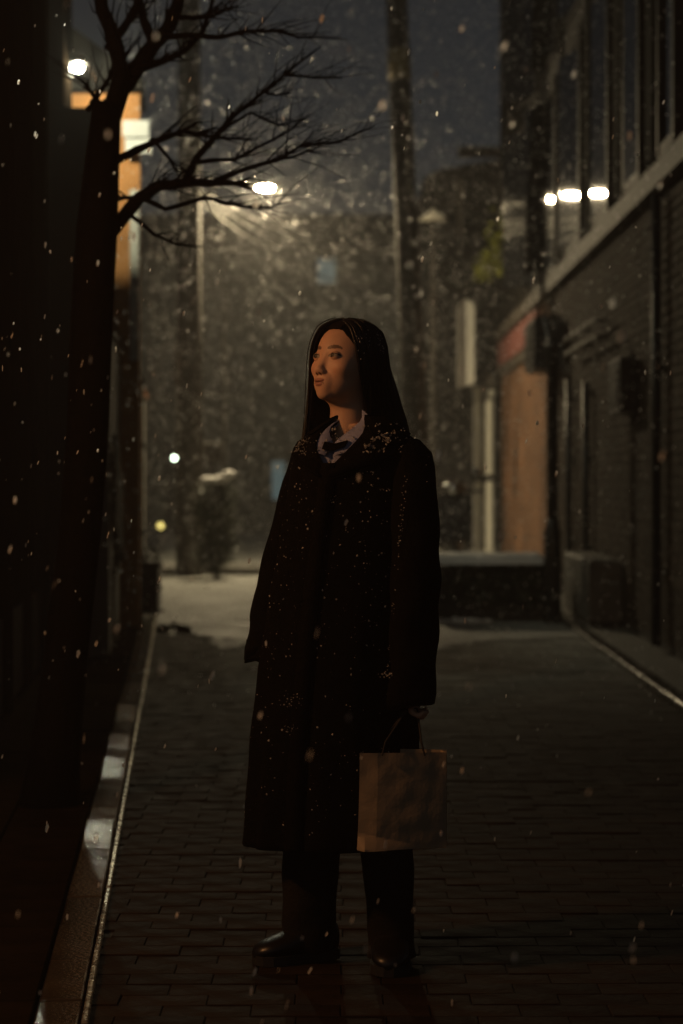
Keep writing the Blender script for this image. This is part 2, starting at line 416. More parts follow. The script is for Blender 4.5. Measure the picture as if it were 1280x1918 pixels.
# ------------------------------------------------------------------ left: dark timber shop front
b0 = Vector((XL(9.5, 1.2), 9.5, 0))
shop = thing('shop_building', b0, 'dark timber shop front filling the left edge of the alley', 'building')
def wall_box(mb, f, c, y0, y1, z0, z1, th, side=-1):
    """wall along the alley: face on line f(Y,c), thickness th outwards"""
    a, b = Vector((f(y0, c), y0, z0)), Vector((f(y1, c), y1, z0))
    mb.prism([a, b, b + Vector((side * th, 0, 0)), a + Vector((side * th, 0, 0))], (0, 0, z1 - z0))
    return mb
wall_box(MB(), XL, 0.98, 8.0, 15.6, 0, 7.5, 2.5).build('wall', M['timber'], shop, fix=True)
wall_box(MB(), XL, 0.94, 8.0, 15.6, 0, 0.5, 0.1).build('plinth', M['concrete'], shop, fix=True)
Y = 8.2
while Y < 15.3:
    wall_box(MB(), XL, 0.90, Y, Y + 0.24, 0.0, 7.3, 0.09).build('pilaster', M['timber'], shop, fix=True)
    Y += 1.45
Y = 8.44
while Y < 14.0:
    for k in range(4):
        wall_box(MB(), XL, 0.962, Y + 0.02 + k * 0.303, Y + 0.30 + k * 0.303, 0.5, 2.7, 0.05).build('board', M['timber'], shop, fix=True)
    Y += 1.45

MB().prism([(-3.4, 15.62, 0), (P(212, 0, 16.4).x + .03, 15.9, 0), (P(212, 0, 16.4).x, 16.4, 0), (-3.4, 16.4, 0)], (0, 0, 4.02)).build('annexe', M['timber'], shop, fix=True)
MB().prism([(-3.4, 15.64, 4.02), (P(126, 0, 16).x, 15.8, 4.02), (P(126, 0, 16).x, 16.3, 4.02), (-3.4, 16.3, 4.02)], (0, 0, 3.4)).build('gable', M['timber'], shop, fix=True)
# assumed lantern on an added post, unseen at left, that lights the face
LAN = Vector((-2.5, 4.45, 2.50))
lan = thing('assumed_lantern', Vector((LAN.x, LAN.y, 0)), 'assumed warm lantern on an added black post, unseen left of the standing person', 'lantern')
MB().ell(LAN, (0.12, 0.12, 0.13), 10, 6).build('bulb', M['assumed_lantern_bulb'], lan, smooth=True)
MB().lathe(LAN + Vector((0, 0, 0.15)), [(0.17, 0), (0.16, 0.02), (0.04, 0.10), (0.01, 0.13)], 12).build('cap', M['black_metal'], lan)
MB().lathe(LAN + Vector((0, 0, -0.18)), [(0.03, 0), (0.045, 0.03)], 12).build('tray', M['black_metal'], lan)
for k in range(4):
    a = math.pi / 4 + k * math.pi / 2
    MB().tube([LAN + Vector((0.045 * math.cos(a), 0.045 * math.sin(a), -0.17)), LAN + Vector((0.135 * math.cos(a), 0.135 * math.sin(a), -0.05)), LAN + Vector((0.14 * math.cos(a), 0.14 * math.sin(a), 0.15))], 0.005, 5).build('bar', M['black_metal'], lan)
MB().tube([(LAN.x, LAN.y, 0), (LAN.x, LAN.y, LAN.z - 0.17)], 0.035, 8).build('post', M['black_metal'], lan)

# ochre house end wall with flood lamp and white sign
hb = Vector((-2.2, 17.2, 0))
oh = thing('ochre_house', hb, 'ochre rendered house end wall glowing behind the tree trunk', 'building')
MB().prism([(-2.86, 17.4, 0), (-1.66, 17.4, 0), (-1.74, 18.3, 0), (-2.94, 18.3, 0)], (0, 0, 4.4)).build('wall', M['render_orange'], oh)
MB().prism([(-2.95, 17.3, 4.42), (-1.62, 17.3, 4.42), (-1.62, 17.3, 4.5), (-2.3, 17.3, 5.0), (-2.95, 17.3, 4.6)], (-.08, 1.1, 0)).build('roof', M['dark_wall'], oh, fix=True)
MB().box((-1.70, 17.36, 2.9), (0.07, 0.06, 1.4)).build('downpipe', M['white_paint'], oh)
s = MB(); a = P(233, 226, 17.28); b = P(282, 288, 17.28)
s.box(((a.x + b.x) / 2 - 0.02, 17.27, (a.z + b.z) / 2 + 0.065), (b.x - a.x, 0.05, 0.115))
so = thing('wall_sign', ((a.x + b.x) / 2, 17.25, b.z), 'pair of small white sign boards on the ochre house wall', 'sign')
MB().box(((a.x + b.x) / 2 - 0.01, 17.27, a.z - 0.07), (b.x - a.x, 0.05, 0.135)).build('board', M['white_board'], so)
MB().box(((a.x + b.x) / 2 + 0.01, 17.27, b.z + 0.06), (b.x - a.x, 0.05, 0.115)).build('board', M['white_board'], so)
MB().box(((a.x + b.x) / 2, 17.285, (a.z + b.z) / 2), (b.x - a.x - 0.03, 0.02, 0.03)).build('rail', M['dark_trim'], so)
FL = P(147, 128, 16.1)
fl = thing('flood_lamp', FL, 'blazing greenish white flood lamp high on the left wall', 'lamp')
MB().ell(FL, (0.034, 0.02, 0.026), 10, 6).build('bulb', M['flood_bulb'], fl, smooth=True)
MB().box(FL + Vector((-.055, .03, 0)), (.008, .16, .12)).build('added_light_shield', M['black_metal'], fl)  # added plate that keeps the flood off the shop front and gable
MB().lathe(FL + Vector((0, 0.02, 0.035)), [(0.07, 0), (0.06, 0.02), (0.03, 0.05)], 14).build('housing', M['black_metal'], fl)
MB().tube([FL + Vector((0, 0.02, 0.11)), FL + Vector((0.0, 0.7, 0.16)), FL + Vector((0, 1.35, 0.1))], 0.018, 6).build('bracket', M['black_metal'], fl)

# garden wall with tiled coping
gb = Vector((XL(14.6, 0.6), 14.6, 0))
gw = thing('garden_wall', gb, 'grey garden wall with clay tile coping on the left side', 'wall')
wall_box(MB(), XL, 0.50, 14.6, 29, 0, 2.30, 0.16).build('wall', M['grey_wall'], gw, fix=True)
tm = MB()
for k in range(7):
    a0 = math.pi * k / 6
    tm.v.append((0.13 * math.cos(a0), -0.16, 0.09 * math.sin(a0)))
for k in range(7):
    a0 = math.pi * k / 6
    tm.v.append((0.11 * math.cos(a0), 0.16, 0.075 * math.sin(a0)))
tm.f = [(k, k + 1, 8 + k, 7 + k) for k in range(6)] + [tuple(range(7))[::-1], tuple(range(7, 14))]
tme = bpy.data.meshes.new('coping_tile'); tme.from_pydata(tm.v, [], tm.f); tme.materials.append(M['tile']); tme.update()
Y = 14.7
while Y < 29:
    piece('coping_tile', tme, gw, (XL(Y, 0.58), Y, 2.31), (random.uniform(-.03, .03), random.uniform(-.04, .04), AL))
    Y += 0.3
# diagonal lattice on the lower wall
for k in range(9):
    z0 = 0.55 + k * 0.13
    a = Vector((XL(14.9, 0.485), 14.9, z0 + 0.42)); b = Vector((XL(17.2, 0.485), 17.2, z0))
    d = (b - a).normalized(); up = Vector((0, 0, 0.06)); nrm = Vector((0.025, 0, 0))
    if a.z > 1.55: continue
    MB().prism([a, b, b + up, a + up], nrm).build('slat', M['concrete'], gw, fix=True)
pp = thing('drain_pipe', (XL(19.6, 0.4), 19.6, 0), 'black drain pipe standing against the grey garden wall', 'pipe')
MB().tube([(XL(19.6, 0.40), 19.6, 0.0), (XL(19.6, 0.40), 19.6, 2.2)], 0.05, 10).build('shaft', M['black_metal'], pp, smooth=True)
for z in (0.7, 1.5, 2.1): MB().tube([(XL(19.6, 0.40), 19.6, z), (XL(19.6, 0.40), 19.6, z + 0.06)], 0.06, 10).build('collar', M['black_metal'], pp)
for i, (x0, x1, yy, Y, h) in enumerate([(196, 296, 1140, 18.4, 0.42), (150, 215, 1190, 15.4, 0.5)]):
    a = P(x0, HY, Y).x; b = P(x1, HY, Y).x
    t = thing('plant_trough', ((a + b) / 2, Y, 0.05), ['long black plant trough at the foot of the garden wall', 'tall black plant trough nearest the tree trunk'][i], 'planter', 'black troughs along the left wall')
    MB().box(((a + b) / 2, Y + 0.15, 0.05 + h / 2), (b - a, 0.3, h), bev=0.02).build('box', M['black_metal'], t)
    MB().box(((a + b) / 2, Y + 0.15, 0.05 + h + 0.008), (b - a + 0.03, 0.33, 0.05), bev=0.01).build('rim', M['black_metal'], t)
    m2 = MB()
    for k in range(260):
        c = Vector((random.uniform(a, b), Y + random.uniform(0, 0.3), 0.05 + h + abs(random.gauss(0.05, 0.08))))
        q = Vector((random.uniform(-1, 1), random.uniform(-1, 1), random.uniform(-.3, 1))).normalized() * 0.05
        w_ = q.cross(Vector((random.uniform(-1, 1), random.uniform(-1, 1), random.uniform(-1, 1)))).normalized() * 0.014
        m2.quad(c, c + q / 2 + w_, c + q, c + q / 2 - w_)
    m2.build('leaves', M['leaf_dark'], t)

# ------------------------------------------------------------------ right: brick building with window band
rb = thing('brick_building', (XR(20) + 1, 20, 0), 'brick building with tall dark windows along the right side', 'building')
Y0, Y1 = 11.0, 31.5
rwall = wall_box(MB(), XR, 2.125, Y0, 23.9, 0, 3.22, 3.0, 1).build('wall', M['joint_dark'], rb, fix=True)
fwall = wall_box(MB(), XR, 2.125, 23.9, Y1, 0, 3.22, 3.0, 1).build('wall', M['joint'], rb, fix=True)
bm_ = paver_mesh('brick', (0.03, 0.205, 0.064), M['brick_dark'], 0.004)
bcells = []
zr = 0.10; row = 0
while zr < 3.16:
    Y = 12.0 + (row % 2) * 0.1075
    while Y < 32:
        px_ = HX + F * XR(Y) / Y
        slit = (28.35 < Y < 28.75 and 0.92 < zr < 1.58)
        if px_ < 1310 and Y < Y1 - 0.1 and not slit: bcells.append((Y, zr))
        Y += 0.215
    zr += 0.0745; row += 1
vb = [c for c in bcells if HX + F * XR(c[0]) / c[0] < 1282 and 0.5 < c[1]]
vb.sort(key=lambda c: c[0]); nb = set(vb[:300])
for c in sorted(nb):
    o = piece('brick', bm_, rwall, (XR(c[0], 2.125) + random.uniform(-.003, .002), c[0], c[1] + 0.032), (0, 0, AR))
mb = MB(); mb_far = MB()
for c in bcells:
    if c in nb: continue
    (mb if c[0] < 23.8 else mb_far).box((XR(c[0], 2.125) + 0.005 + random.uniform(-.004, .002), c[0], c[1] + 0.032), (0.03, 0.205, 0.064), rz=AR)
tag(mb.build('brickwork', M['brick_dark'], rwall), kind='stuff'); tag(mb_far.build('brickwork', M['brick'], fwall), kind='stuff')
wall_box(MB(), XR, 2.12, 28.42, 28.68, 0.95, 1.60, 0.05, 1).build('slit_window', M['dark_trim'], rb, fix=True)
wall_box(MB(), XR, 2.02, Y0, Y1, 3.24, 3.40, 0.4, 1).build('sill_course', M['sill'], rb, fix=True)
wall_box(MB(), XR, 2.06, 24.0, Y1, 2.72, 2.84, 0.12, 1).build('ledge', M['sill'], rb, fix=True)
wall_box(MB(), XR, 2.13, Y0, Y1, 3.40, 9.2, 3.0, 1).build('upper_wall', M['dark_wall'], rb, fix=True)
wall_box(MB(), XR, 2.03, Y0, Y1, 5.42, 5.62, 0.3, 1).build('string_course', M['dark_trim'], rb, fix=True)
LAMP = P(492, 351, 27.0)
bays = [(1002, 8), (1031, 0), (1078, 0), (1131, 0), (1190, 0.6), (1256, 0.9)]
for i, (bx, dev) in enumerate(bays):
    Yc = F * 2.06 / (bx - 674)
    hwid = (24 if i > 0 else 18) / 2 * Yc * Yc / 8316
    for (z0, z1, lower) in ((3.42, 5.40, True), (5.66, 8.2, False)):
        zc = (z0 + z1) / 2
        hit = Vector((XR(Yc, 2.06), Yc, CAM_H + (HY - 355) / F * Yc))
        dc = (Vector((0, 0, hit.z)) - hit).normalized(); dl = (Vector((LAMP.x, LAMP.y, hit.z)) - hit).normalized()
        nn = (dc + dl).normalized(); ang = math.atan2(-nn.y, -nn.x)
        ang += math.radians({0: 4.0, 3: 0.12, 4: 1.2, 5: -1.5}.get(i, 0)) + (0 if lower else math.radians(random.uniform(-2, 2)))
        # pane = thin sheet turned a little in its frame
        wn_ = MB()
        fr = MB()
        for sgn in (-1, 1):
            fr.box((XR(Yc, 2.09), Yc + sgn * (hwid + 0.05), zc), (0.14, 0.09, z1 - z0))
        fr.box((XR(Yc, 2.09), Yc, z0 + 0.035), (0.12, 2 * hwid, 0.07)); fr.box((XR(Yc, 2.09), Yc, z1 - 0.035), (0.12, 2 * hwid, 0.07))
        w_ = fr.build('window', M['dark_trim'], rb)
        MB().box((XR(Yc, 2.06), Yc, zc), (0.008, 2 * hwid - 0.02, z1 - z0 - 0.15), rz=ang).build('pane', M['pane'], w_)
    # deep pier between windows
    Yp = Yc + hwid + 0.35
    if i > 0:
        MB().box((XR(Yp, 2.08), Yp, 6.3), (0.16, 0.30, 5.75)).build('pier', M['dark_wall'], rb)
MB().box((XR(31.35, 2.17), 31.35, 6.0), (0.16, 0.30, 5.3)).build('corner_pier', M['dark_wall'], rb)
MB().box((XR(31.5, 1.85), 31.7, 6.1), (0.75, 0.5, 0.10)).build('eave', M['dark_trim'], rb)
wall_box(MB(), XR, 2.05, 24.6, 31.4, 2.86, 3.20, 0.06, 1).build('red_fascia', M['red'], rb, fix=True)
# fittings on the right wall
ac = thing('wall_box', (XR(22.2, 1.95), 22.2, 2.3), 'dark ventilation box fixed high on the brick wall', 'box')
MB().box((XR(22.2, 1.93), 22.2, 2.62), (0.3, 1.1, 0.55), bev=0.03).build('case', M['black_metal'], ac)
for k in range(6): MB().box((XR(22.2, 1.77), 22.2, 2.42 + k * 0.075), (0.02, 0.9, 0.03)).build('louvre', M['dark_trim'], ac)
for i, (x, z0, z1, lab) in enumerate([(1075, 0.08, 2.2, 'thin dark conduit on the brick wall nearest the iron post'), (1108, 0.08, 2.1, 'dark conduit on the brick wall behind the concrete block'), (1243, 0.08, 3.2, 'long dark drain pipe on the brick wall at the right edge')]):
    Yc = 8316 / (x - 674)
    t = thing('wall_pipe', (XR(Yc, 2.05), Yc, z0), lab, 'pipe', 'pipes on the brick wall')
    MB().tube([(XR(Yc, 2.05), Yc, z0), (XR(Yc, 2.05), Yc, z1)], 0.035, 8).build('shaft', M['black_metal'], t, smooth=True)
    for z in (0.6, 1.4, 2.0): MB().box((XR(Yc, 2.07), Yc, z), (0.08, 0.11, 0.03)).build('clip', M['black_metal'], t)
mbx = thing('meter_box', (XR(16.2, 2.0), 16.2, 1.8), 'small dark meter box on the brick wall', 'box')
MB().box((XR(16.3, 2.03), 16.3, 1.95), (0.14, 0.7, 0.42), bev=0.02).build('case', M['black_metal'], mbx)
MB().box((XR(16.3, 1.955), 16.3, 1.95), (0.01, 0.55, 0.3)).build('door', M['dark_trim'], mbx)
for i, z in enumerate((2.42, 2.56)):
    a = MB().tube([(XR(17.6, 1.98), 17.6, z), (XR(20.4, 1.98), 20.4, z)], 0.02, 6)
    for yy in (17.8, 19.0, 20.2): a.tube([(XR(yy, 1.98), yy, z), (XR(yy, 2.1), yy, z)], 0.012, 5)
    tag(a.build('wall_rail', M['sill']), ['lower of two pale rails fixed to the brick wall', 'upper of two pale rails fixed to the brick wall'][i], 'rail', 'rails on the brick wall')
cb = MB().box((XR(18.0, 1.96), 17.9, 0.33), (0.26, 1.9, 0.5), bev=0.02)
tag(cb.build('concrete_block', M['concrete']), 'low concrete block against the brick wall on the right', 'block')

# ------------------------------------------------------------------ hedge, post, scooter, porch on the right
hb0 = Vector((1.34, 18.3, 0))
hd = thing('hedge_planter', hb0, 'long dark clipped hedge planter with a layer of snow on top', 'hedge')
a, b = P(800, HY, 18.0).x, P(1052, HY, 18.0).x
MB().box(((a + b) / 2, 18.35, 0.10), (b - a, 0.6, 0.14), bev=0.02).build('trough', M['black_metal'], hd)
MB().box(((a + b) / 2, 18.35, 0.33), (b - a - 0.08, 0.5, 0.34)).build('core', M['leaf_dark'], hd)
m2 = MB()
for k in range(5200):
    fc = random.random()
    c = Vector((random.uniform(a, b), 18.05 + random.uniform(0, 0.6), random.uniform(0.06, 0.50)))
    if fc < 0.6: c.y = 18.05 + abs(random.gauss(0, 0.04))
    q = Vector((random.uniform(-1, 1), random.uniform(-1, .6), random.uniform(-.4, 1))).normalized() * random.uniform(.03, .06)
    w_ = q.cross(Vector((random.uniform(-1, 1), random.uniform(-1, 1), random.uniform(-1, 1)))).normalized() * 0.012
    m2.quad(c, c + q / 2 + w_, c + q, c + q / 2 - w_)
tag(m2.build('leaves', M['leaf_dark'], hd), kind='stuff')
sn = MB(); vs = []; fs = []
nx, ny = 60, 16
for j in range(ny + 1):
    for i in range(nx + 1):
        u, v = i / nx, j / ny
        e = min(1, min(u, 1 - u) * 14) ** .5 * min(1, min(v, 1 - v) * 5) ** .5
        X = a + 0.02 + (b - a - 0.12) * u; Y = 18.0 + 0.62 * v
        vs.append((X, Y, 0.50 + e * (0.085 + 0.02 * mnoise.noise((X * 5, Y * 5, 1)) + 0.012 * mnoise.noise((X * 16, Y * 16, 2)))))
for j in range(ny):
    for i in range(nx):
        k = j * (nx + 1) + i; fs.append((k, k + 1, k + nx + 2, k + nx + 1))
sn.add(vs, fs).build('snow_layer', M['snow'], hd, smooth=True)
LUMPS = ['leftmost snow lump at the hedge foot', 'second snow lump from the left at the hedge foot', 'third snow lump from the left at the hedge foot', 'middle snow lump at the hedge foot', 'third snow lump from the right at the hedge foot', 'second snow lump from the right at the hedge foot', 'rightmost snow lump at the hedge foot']
for k in range(7):
    c = (a + 0.06 + k * 0.07 + random.uniform(0, .06), 17.93 + random.uniform(-.05, .03), 0.02)
    s_ = MB().ell(c, (random.uniform(.03, .06), .05, random.uniform(.02, .04)), 8, 6)
    tag(s_.build('snow_lump', M['snow'], smooth=True), LUMPS[k], 'snow lump', 'snow lumps along the hedge foot')
ip = thing('iron_post', (1.80, 18.0, 0.08), 'black iron post with thick base at the hedge end', 'post')
ipx = P(1035, HY, 17.9).x
MB().lathe((ipx, 17.9, 0.0), [(0.075, 0), (0.075, 0.78), (0.06, 0.82), (0.055, 0.9)], 12).build('base_sleeve', M['black_metal'], ip, smooth=True)
MB().lathe((ipx, 17.9, 0.9), [(0.048, 0), (0.048, 1.4), (0.06, 1.42), (0.06, 1.47), (0.03, 1.52)], 12).build('shaft', M['black_metal'], ip, smooth=True)
MB().tube([(ipx, 17.9, 2.3), (ipx - 0.06, 18.0, 2.6), (ipx - 0.03, 18.2, 2.7)], 0.02, 6).build('bracket', M['black_metal'], ip)

# scooter parked behind the hedge, front towards the camera
sx, sy = P(850, HY, 24).x, 24.0
sc = thing('motor_scooter', (sx, sy, 0), 'dark motor scooter parked behind the snowy hedge', 'scooter')
def wheel(y):
    w_ = MB().lathe((sx - 0.05, y, 0.24), [(0.13, 0), (0.22, 0.0), (0.24, 0.03), (0.24, 0.07), (0.22, 0.10), (0.13, 0.10)], 24, axis=(1, 0, 0)).build('wheel', M['rubber'], sc, smooth=True)
    MB().lathe((sx - 0.03, y, 0.24), [(0.04, -0.01), (0.13, 0.0), (0.13, 0.06), (0.04, 0.07)], 18, axis=(1, 0, 0)).build('rim', M['grey_metal'], w_)
wheel(sy); wheel(sy + 1.25)
MB().prism([(sx - .19, sy + .02, .5), (sx + .19, sy + .02, .5), (sx + .22, sy + .1, .95), (sx + .12, sy + .12, 1.05), (sx - .12, sy + .12, 1.05), (sx - .22, sy + .1, .95)], (0, 0.08, 0)).build('leg_shield', M['scooter'], sc, fix=True)
MB().ell((sx, sy, 0.45), (.09, .2, .1), 12, 8).build('fender', M['scooter'], sc, smooth=True)
MB().box((sx, sy + .55, .3), (.34, .6, .08), bev=.02).build('footboard', M['scooter'], sc)
MB().ell((sx, sy + 1.1, .55), (.2, .5, .25), 14, 9).build('rear_body', M['scooter'], sc, smooth=True)
MB().ell((sx, sy + 1.0, .82), (.16, .42, .08), 14, 8).build('seat', M['rubber'], sc, smooth=True)
MB().tube([(sx - .36, sy + .2, 1.08), (sx - .12, sy + .1, 1.07), (sx + .12, sy + .1, 1.07), (sx + .36, sy + .2, 1.08)], .018, 8).build('handlebar', M['black_metal'], sc)
MB().ell((sx, sy + .06, 1.1), (.15, .1, .09), 12, 8).build('headset', M['scooter'], sc, smooth=True)
MB().ell((sx, sy - .03, 1.1), (.07, .03, .06), 12, 8).build('headlight', M['chrome'], sc, smooth=True)
for s_ in (-1, 1):
    m_ = MB().tube([(sx + s_ * .22, sy + .15, 1.08), (sx + s_ * .26, sy + .15, 1.25)], .008, 6).build('mirror_stalk', M['black_metal'], sc)
    MB().ell((sx + s_ * .27, sy + .15, 1.3), (.06, .02, .045), 12, 8).build('mirror', M['chrome'], m_, smooth=True)
MB().tube([(sx + .1, sy + .8, .3), (sx + .32, sy + .75, .0)], .014, 6).build('stand', M['black_metal'], sc)

# porch with a pair of white columns
py_ = 32.3
pc = thing('entrance_porch', (1.95, py_, 0), 'entrance porch on two slim white columns beside the lit brick wall', 'porch')
for x, ztop in ((895, 2.62), (918, 2.56)):
    X = P(x, HY, py_).x
    c = MB().lathe((X, py_, 0.0), [(.085, 0), (.085, .1), (.066, .14), (.066, ztop - .1), (.085, ztop - .05), (.085, ztop)], 14).build('column', M['white_paint'], pc, smooth=True)
    MB().lathe((X, py_, 1.17), [(.078, 0), (.078, .1)], 14).build('collar', M['dark_trim'], c)
X0, X1 = P(866, HY, py_).x, P(928, HY, py_).x
MB().prism([(X0, py_ - .15, 2.60), (X1, py_ - .15, 2.60), (X1 - .02, py_ - .15, 2.74), ((X0 + X1) / 2 + .05, py_ - .15, 2.84), (X0 + .03, py_ - .15, 2.69)], (0, 1.2, 0)).build('canopy', M['sill'], pc, fix=True)
MB().box(((P(895, HY, py_).x + P(918, HY, py_).x) / 2, py_ + .25, 1.2), (.1, .05, 2.5)).build('dark_panel', M['dark_trim'], pc)
MB().box(((P(895, HY, py_).x + P(918, HY, py_).x) / 2, py_, 1.22), (.28, .04, .06)).build('cross_bar', M['dark_trim'], pc)

# white hanging banner sign
a, b = P(857, 566, 31.8), P(889, 722, 31.8)
bs = thing('hanging_sign', ((a.x + b.x) / 2, 31.8, b.z), 'tall white hanging sign board above the porch', 'sign')
xc = (a.x + b.x) / 2; w2 = (b.x - a.x) / 2
poly = [(xc - w2, 31.8, b.z - .05), (xc + w2, 31.8, b.z + .03), (xc + w2, 31.8, a.z - .1)] + [(xc + w2 * math.cos(t), 31.8, a.z - .1 + .14 * math.sin(t)) for t in (0.5, 1.0, 1.57, 2.1, 2.6)] + [(xc - w2, 31.8, a.z - .1)]
MB().prism(poly, (0.0, .06, 0)).build('board', M['white_board'], bs, fix=True)
MB().tube([(xc - w2, 31.83, a.z + .07), (XR(31.8, 2.1), 31.83, a.z + .07)], .02, 6).build('bracket', M['black_metal'], bs)
MB().tube([(xc - w2, 31.83, b.z - .02), (XR(31.8, 2.1), 31.83, b.z + .06)], .02, 6).build('bracket', M['black_metal'], bs)

# yellow green shrub hanging on the far house
def leafy(name_parent, pts, n, size, m_, lw=0.35):
    m2 = MB()
    for k in range(n):
        c0, r = random.choice(pts)
        c = Vector(c0) + Vector((random.gauss(0, r), random.gauss(0, r), random.gauss(0, r * 1.1)))
        q = Vector((random.uniform(-1, 1), random.uniform(-1, 1), random.uniform(-1, .5))).normalized() * size * random.uniform(.6, 1.3)
        w_ = q.cross(Vector((random.uniform(-1, 1), random.uniform(-1, 1), random.uniform(-1, 1)))).normalized() * size * lw
        m2.quad(c, c + q / 2 + w_, c + q, c + q / 2 - w_)
    return m2
t = thing('climbing_shrub', P(925, 520, 30.6), 'yellow green leafy shrub hanging beside the brick building corner', 'shrub')
pts = [(P(x, y, 30.6), .06) for (x, y) in ((948, 395), (945, 420), (940, 445), (925, 450), (928, 475), (915, 480), (905, 490), (922, 498), (940, 470), (905, 505), (935, 505))]
leafy(t, pts, 420, .09, M['leaf_yellow']).build('leaves', M['leaf_yellow'], t)
MB().tube([P(940, 540, 30.65), P(932, 500, 30.65), P(938, 450, 30.65), P(948, 390, 30.65)], [.02, .018, .014, .008], 6).build('stem', M['bark'], t)

# far dark house on the right
fh = thing('far_house', (2.1, 34, 0), 'dark far house with low roof behind the unlit post lamp', 'building')
a, b = P(795, 330, 34), P(985, 330, 34)
MB().box(((a.x + b.x) / 2, 36, a.z / 2), (b.x - a.x, 4, a.z)).build('wall', M['dark_wall'], fh)
MB().prism([P(778, 402, 33.8), P(990, 402, 33.8), P(990, 290, 33.8), P(880, 306, 33.8), P(808, 322, 33.8)], (0, 5, 0)).build('roof', M['dark_trim'], fh, fix=True)
for x, y in ((848, 430), (900, 470), (848, 640), (900, 660)):
    c = P(x, y, 33.95); w_ = MB().box(c, (.26, .06, .55)).build('window', M['dark_trim'], fh)
    MB().box(c + Vector((0, -.035, 0)), (.2, .01, .48)).build('pane', M['pane'], w_)
MB().box(P(862, 385, 33.7), (.10, .2, .9)).build('chimney_pipe', M['pole'], fh)

# ------------------------------------------------------------------ street end building and hedge mass
eb = thing('end_building', (-1.5, 47, 0), 'pale building closing the end of the alley behind the falling snow', 'building')
top = P(640, 470, 47).z
MB().box((-2.2, 49, top / 2), (9.6, 4, top)).build('wall', M['far_wall'], eb)
MB().prism([(-7.2, 46.7, top), (2.8, 46.7, top), (2.8, 48.5, top + 1.0), (-7.2, 48.5, top + 1.0)], (0, 2.6, .1)).build('roof', M['dark_wall'], eb, fix=True)
for (x, y, w, h) in ((300, 700, .7, 1.1), (430, 700, .7, 1.1), (545, 660, .7, 1.1), (680, 660, .7, 1.1), (430, 560, .7, .9), (545, 560, .7, .9), (660, 560, .7, .9)):
    c = P(x, y, 46.97); f_ = MB().box(c, (w, .1, h)).build('window', M['sill'], eb)
    MB().box(c + Vector((-w / 4 + .01, -.052, 0)), (w / 2 - .08, .01, h - .12)).build('pane', M['far_pane'], f_)
    MB().box(c + Vector((w / 4 - .01, -.052, 0)), (w / 2 - .08, .01, h - .12)).build('pane', M['far_pane'], f_)
c = P(350, 960, 46.95); MB().box((c.x, 46.96, 1.0), (.95, .08, 2.0)).build('door', M['timber'], eb)
for i, (x, y, w, h, m_, lab) in enumerate(((612, 508, .46, .62, 'teal_lit', 'small lit teal sign high on the end building'), (522, 900, .35, .9, 'teal_lit', 'lit teal poster panel low on the end building beside the person'))):
    c = P(x, y, 46.8); t = thing('lit_sign', c - Vector((0, 0, h / 2)), lab, 'sign')
    MB().box(c, (w, .12, h), bev=.02).build('case', M['dark_trim'], t)
    MB().box(c + Vector((0, -.065, 0)), (w - .06, .02, h - .06)).build('face', M[m_], t)
c = P(702, 432, 60); t = thing('lit_billboard', (c.x, 60, 0), 'dim blue lit billboard far beyond the central pole', 'billboard')
MB().box(c, (.95, .15, .85), bev=.02).build('case', M['dark_trim'], t); MB().box(c + Vector((0, -.08, 0)), (.9, .02, .8)).build('face', M['blue_lit'], t)
MB().tube([(c.x, 60.1, 0), (c.x, 60.1, c.z)], .1, 8).build('mast', M['pole'], t)
# far kerb / step across the street end
for i in range(5):
    pass
fk = MB().box((-2.0, 26.6, 0.06), (2.6, .5, .14), bev=.03)
tag(fk.build('kerb', M['concrete']), kind='structure')
# shrub with snow cap
sb = Vector((P(405, HY, 25.5).x, 25.5, 0))
sh = thing('snowy_shrub', sb, 'dark rounded evergreen shrub with a cap of snow at the alley end', 'shrub')
pts = [(sb + Vector((random.uniform(-.17, .17), random.uniform(-.15, .15), random.uniform(.12, 1.1))), .06) for k in range(60)]
leafy(sh, pts, 4200, .05, M['leaf_dark']).build('leaves', M['leaf_dark'], sh)
MB().tube([sb, sb + Vector((.02, 0, .6)), sb + Vector((0, 0, 1.1))], [.03, .025, .01], 6).build('stem', M['bark'], sh)
MB().ell(sb + Vector((0, 0, .65)), (.17, .15, .55), 12, 8).build('inner_twigs', M['leaf_dark'], sh)
cp = MB()
for (dx, dz, r) in ((-.1, 1.2, .09), (0.0, 1.2, .10), (.09, 1.22, .09), (.16, 1.27, .08)): cp.ell(sb + Vector((dx, -.05, dz)), (r, .1, .05), 12, 8)
cp.build('snow_cap', M['snow'], sh, smooth=True)
t = thing('notice_box', (P(396, HY, 27).x, 27, 0), 'pale notice box on a post just above the snowy shrub', 'sign')
c = P(396, 848, 27); MB().box(c, (.27, .08, .25), bev=.01).build('box', M['sill'], t); MB().tube([(c.x, 27.06, 0), (c.x, 27.06, c.z)], .03, 8).build('post', M['black_metal'], t)
for i, (x, y, Y, r, m_, lab) in enumerate(((327, 858, 40, .035, 'small_white', 'small bright white lamp low at the far left of the alley end'), (301, 985, 34, .05, 'small_yellow', 'small dim yellow lamp near the ground by the far left wall'))):
    c = P(x, y, Y); t = thing('post_light', (c.x, Y, 0), lab, 'lamp')
    MB().ell(c, (r, r, r), 12, 8).build('bulb', M[m_], t, smooth=True)
    MB().tube([(c.x, Y + .03, 0), (c.x, Y + .03, c.z - r * .8)], .025, 8).build('post', M['black_metal'], t)
t = thing('red_banner', (P(368, HY, 33).x, 33, 0), 'narrow dull red banner on a slim pole left of the end building', 'banner')
c = P(366, 628, 33); MB().box(c, (.12, .05, .55)).build('cloth', M['red'], t); MB().tube([(c.x + .08, 33, 0), (c.x + .08, 33, c.z + .4)], .03, 8).build('pole', M['pole'], t)

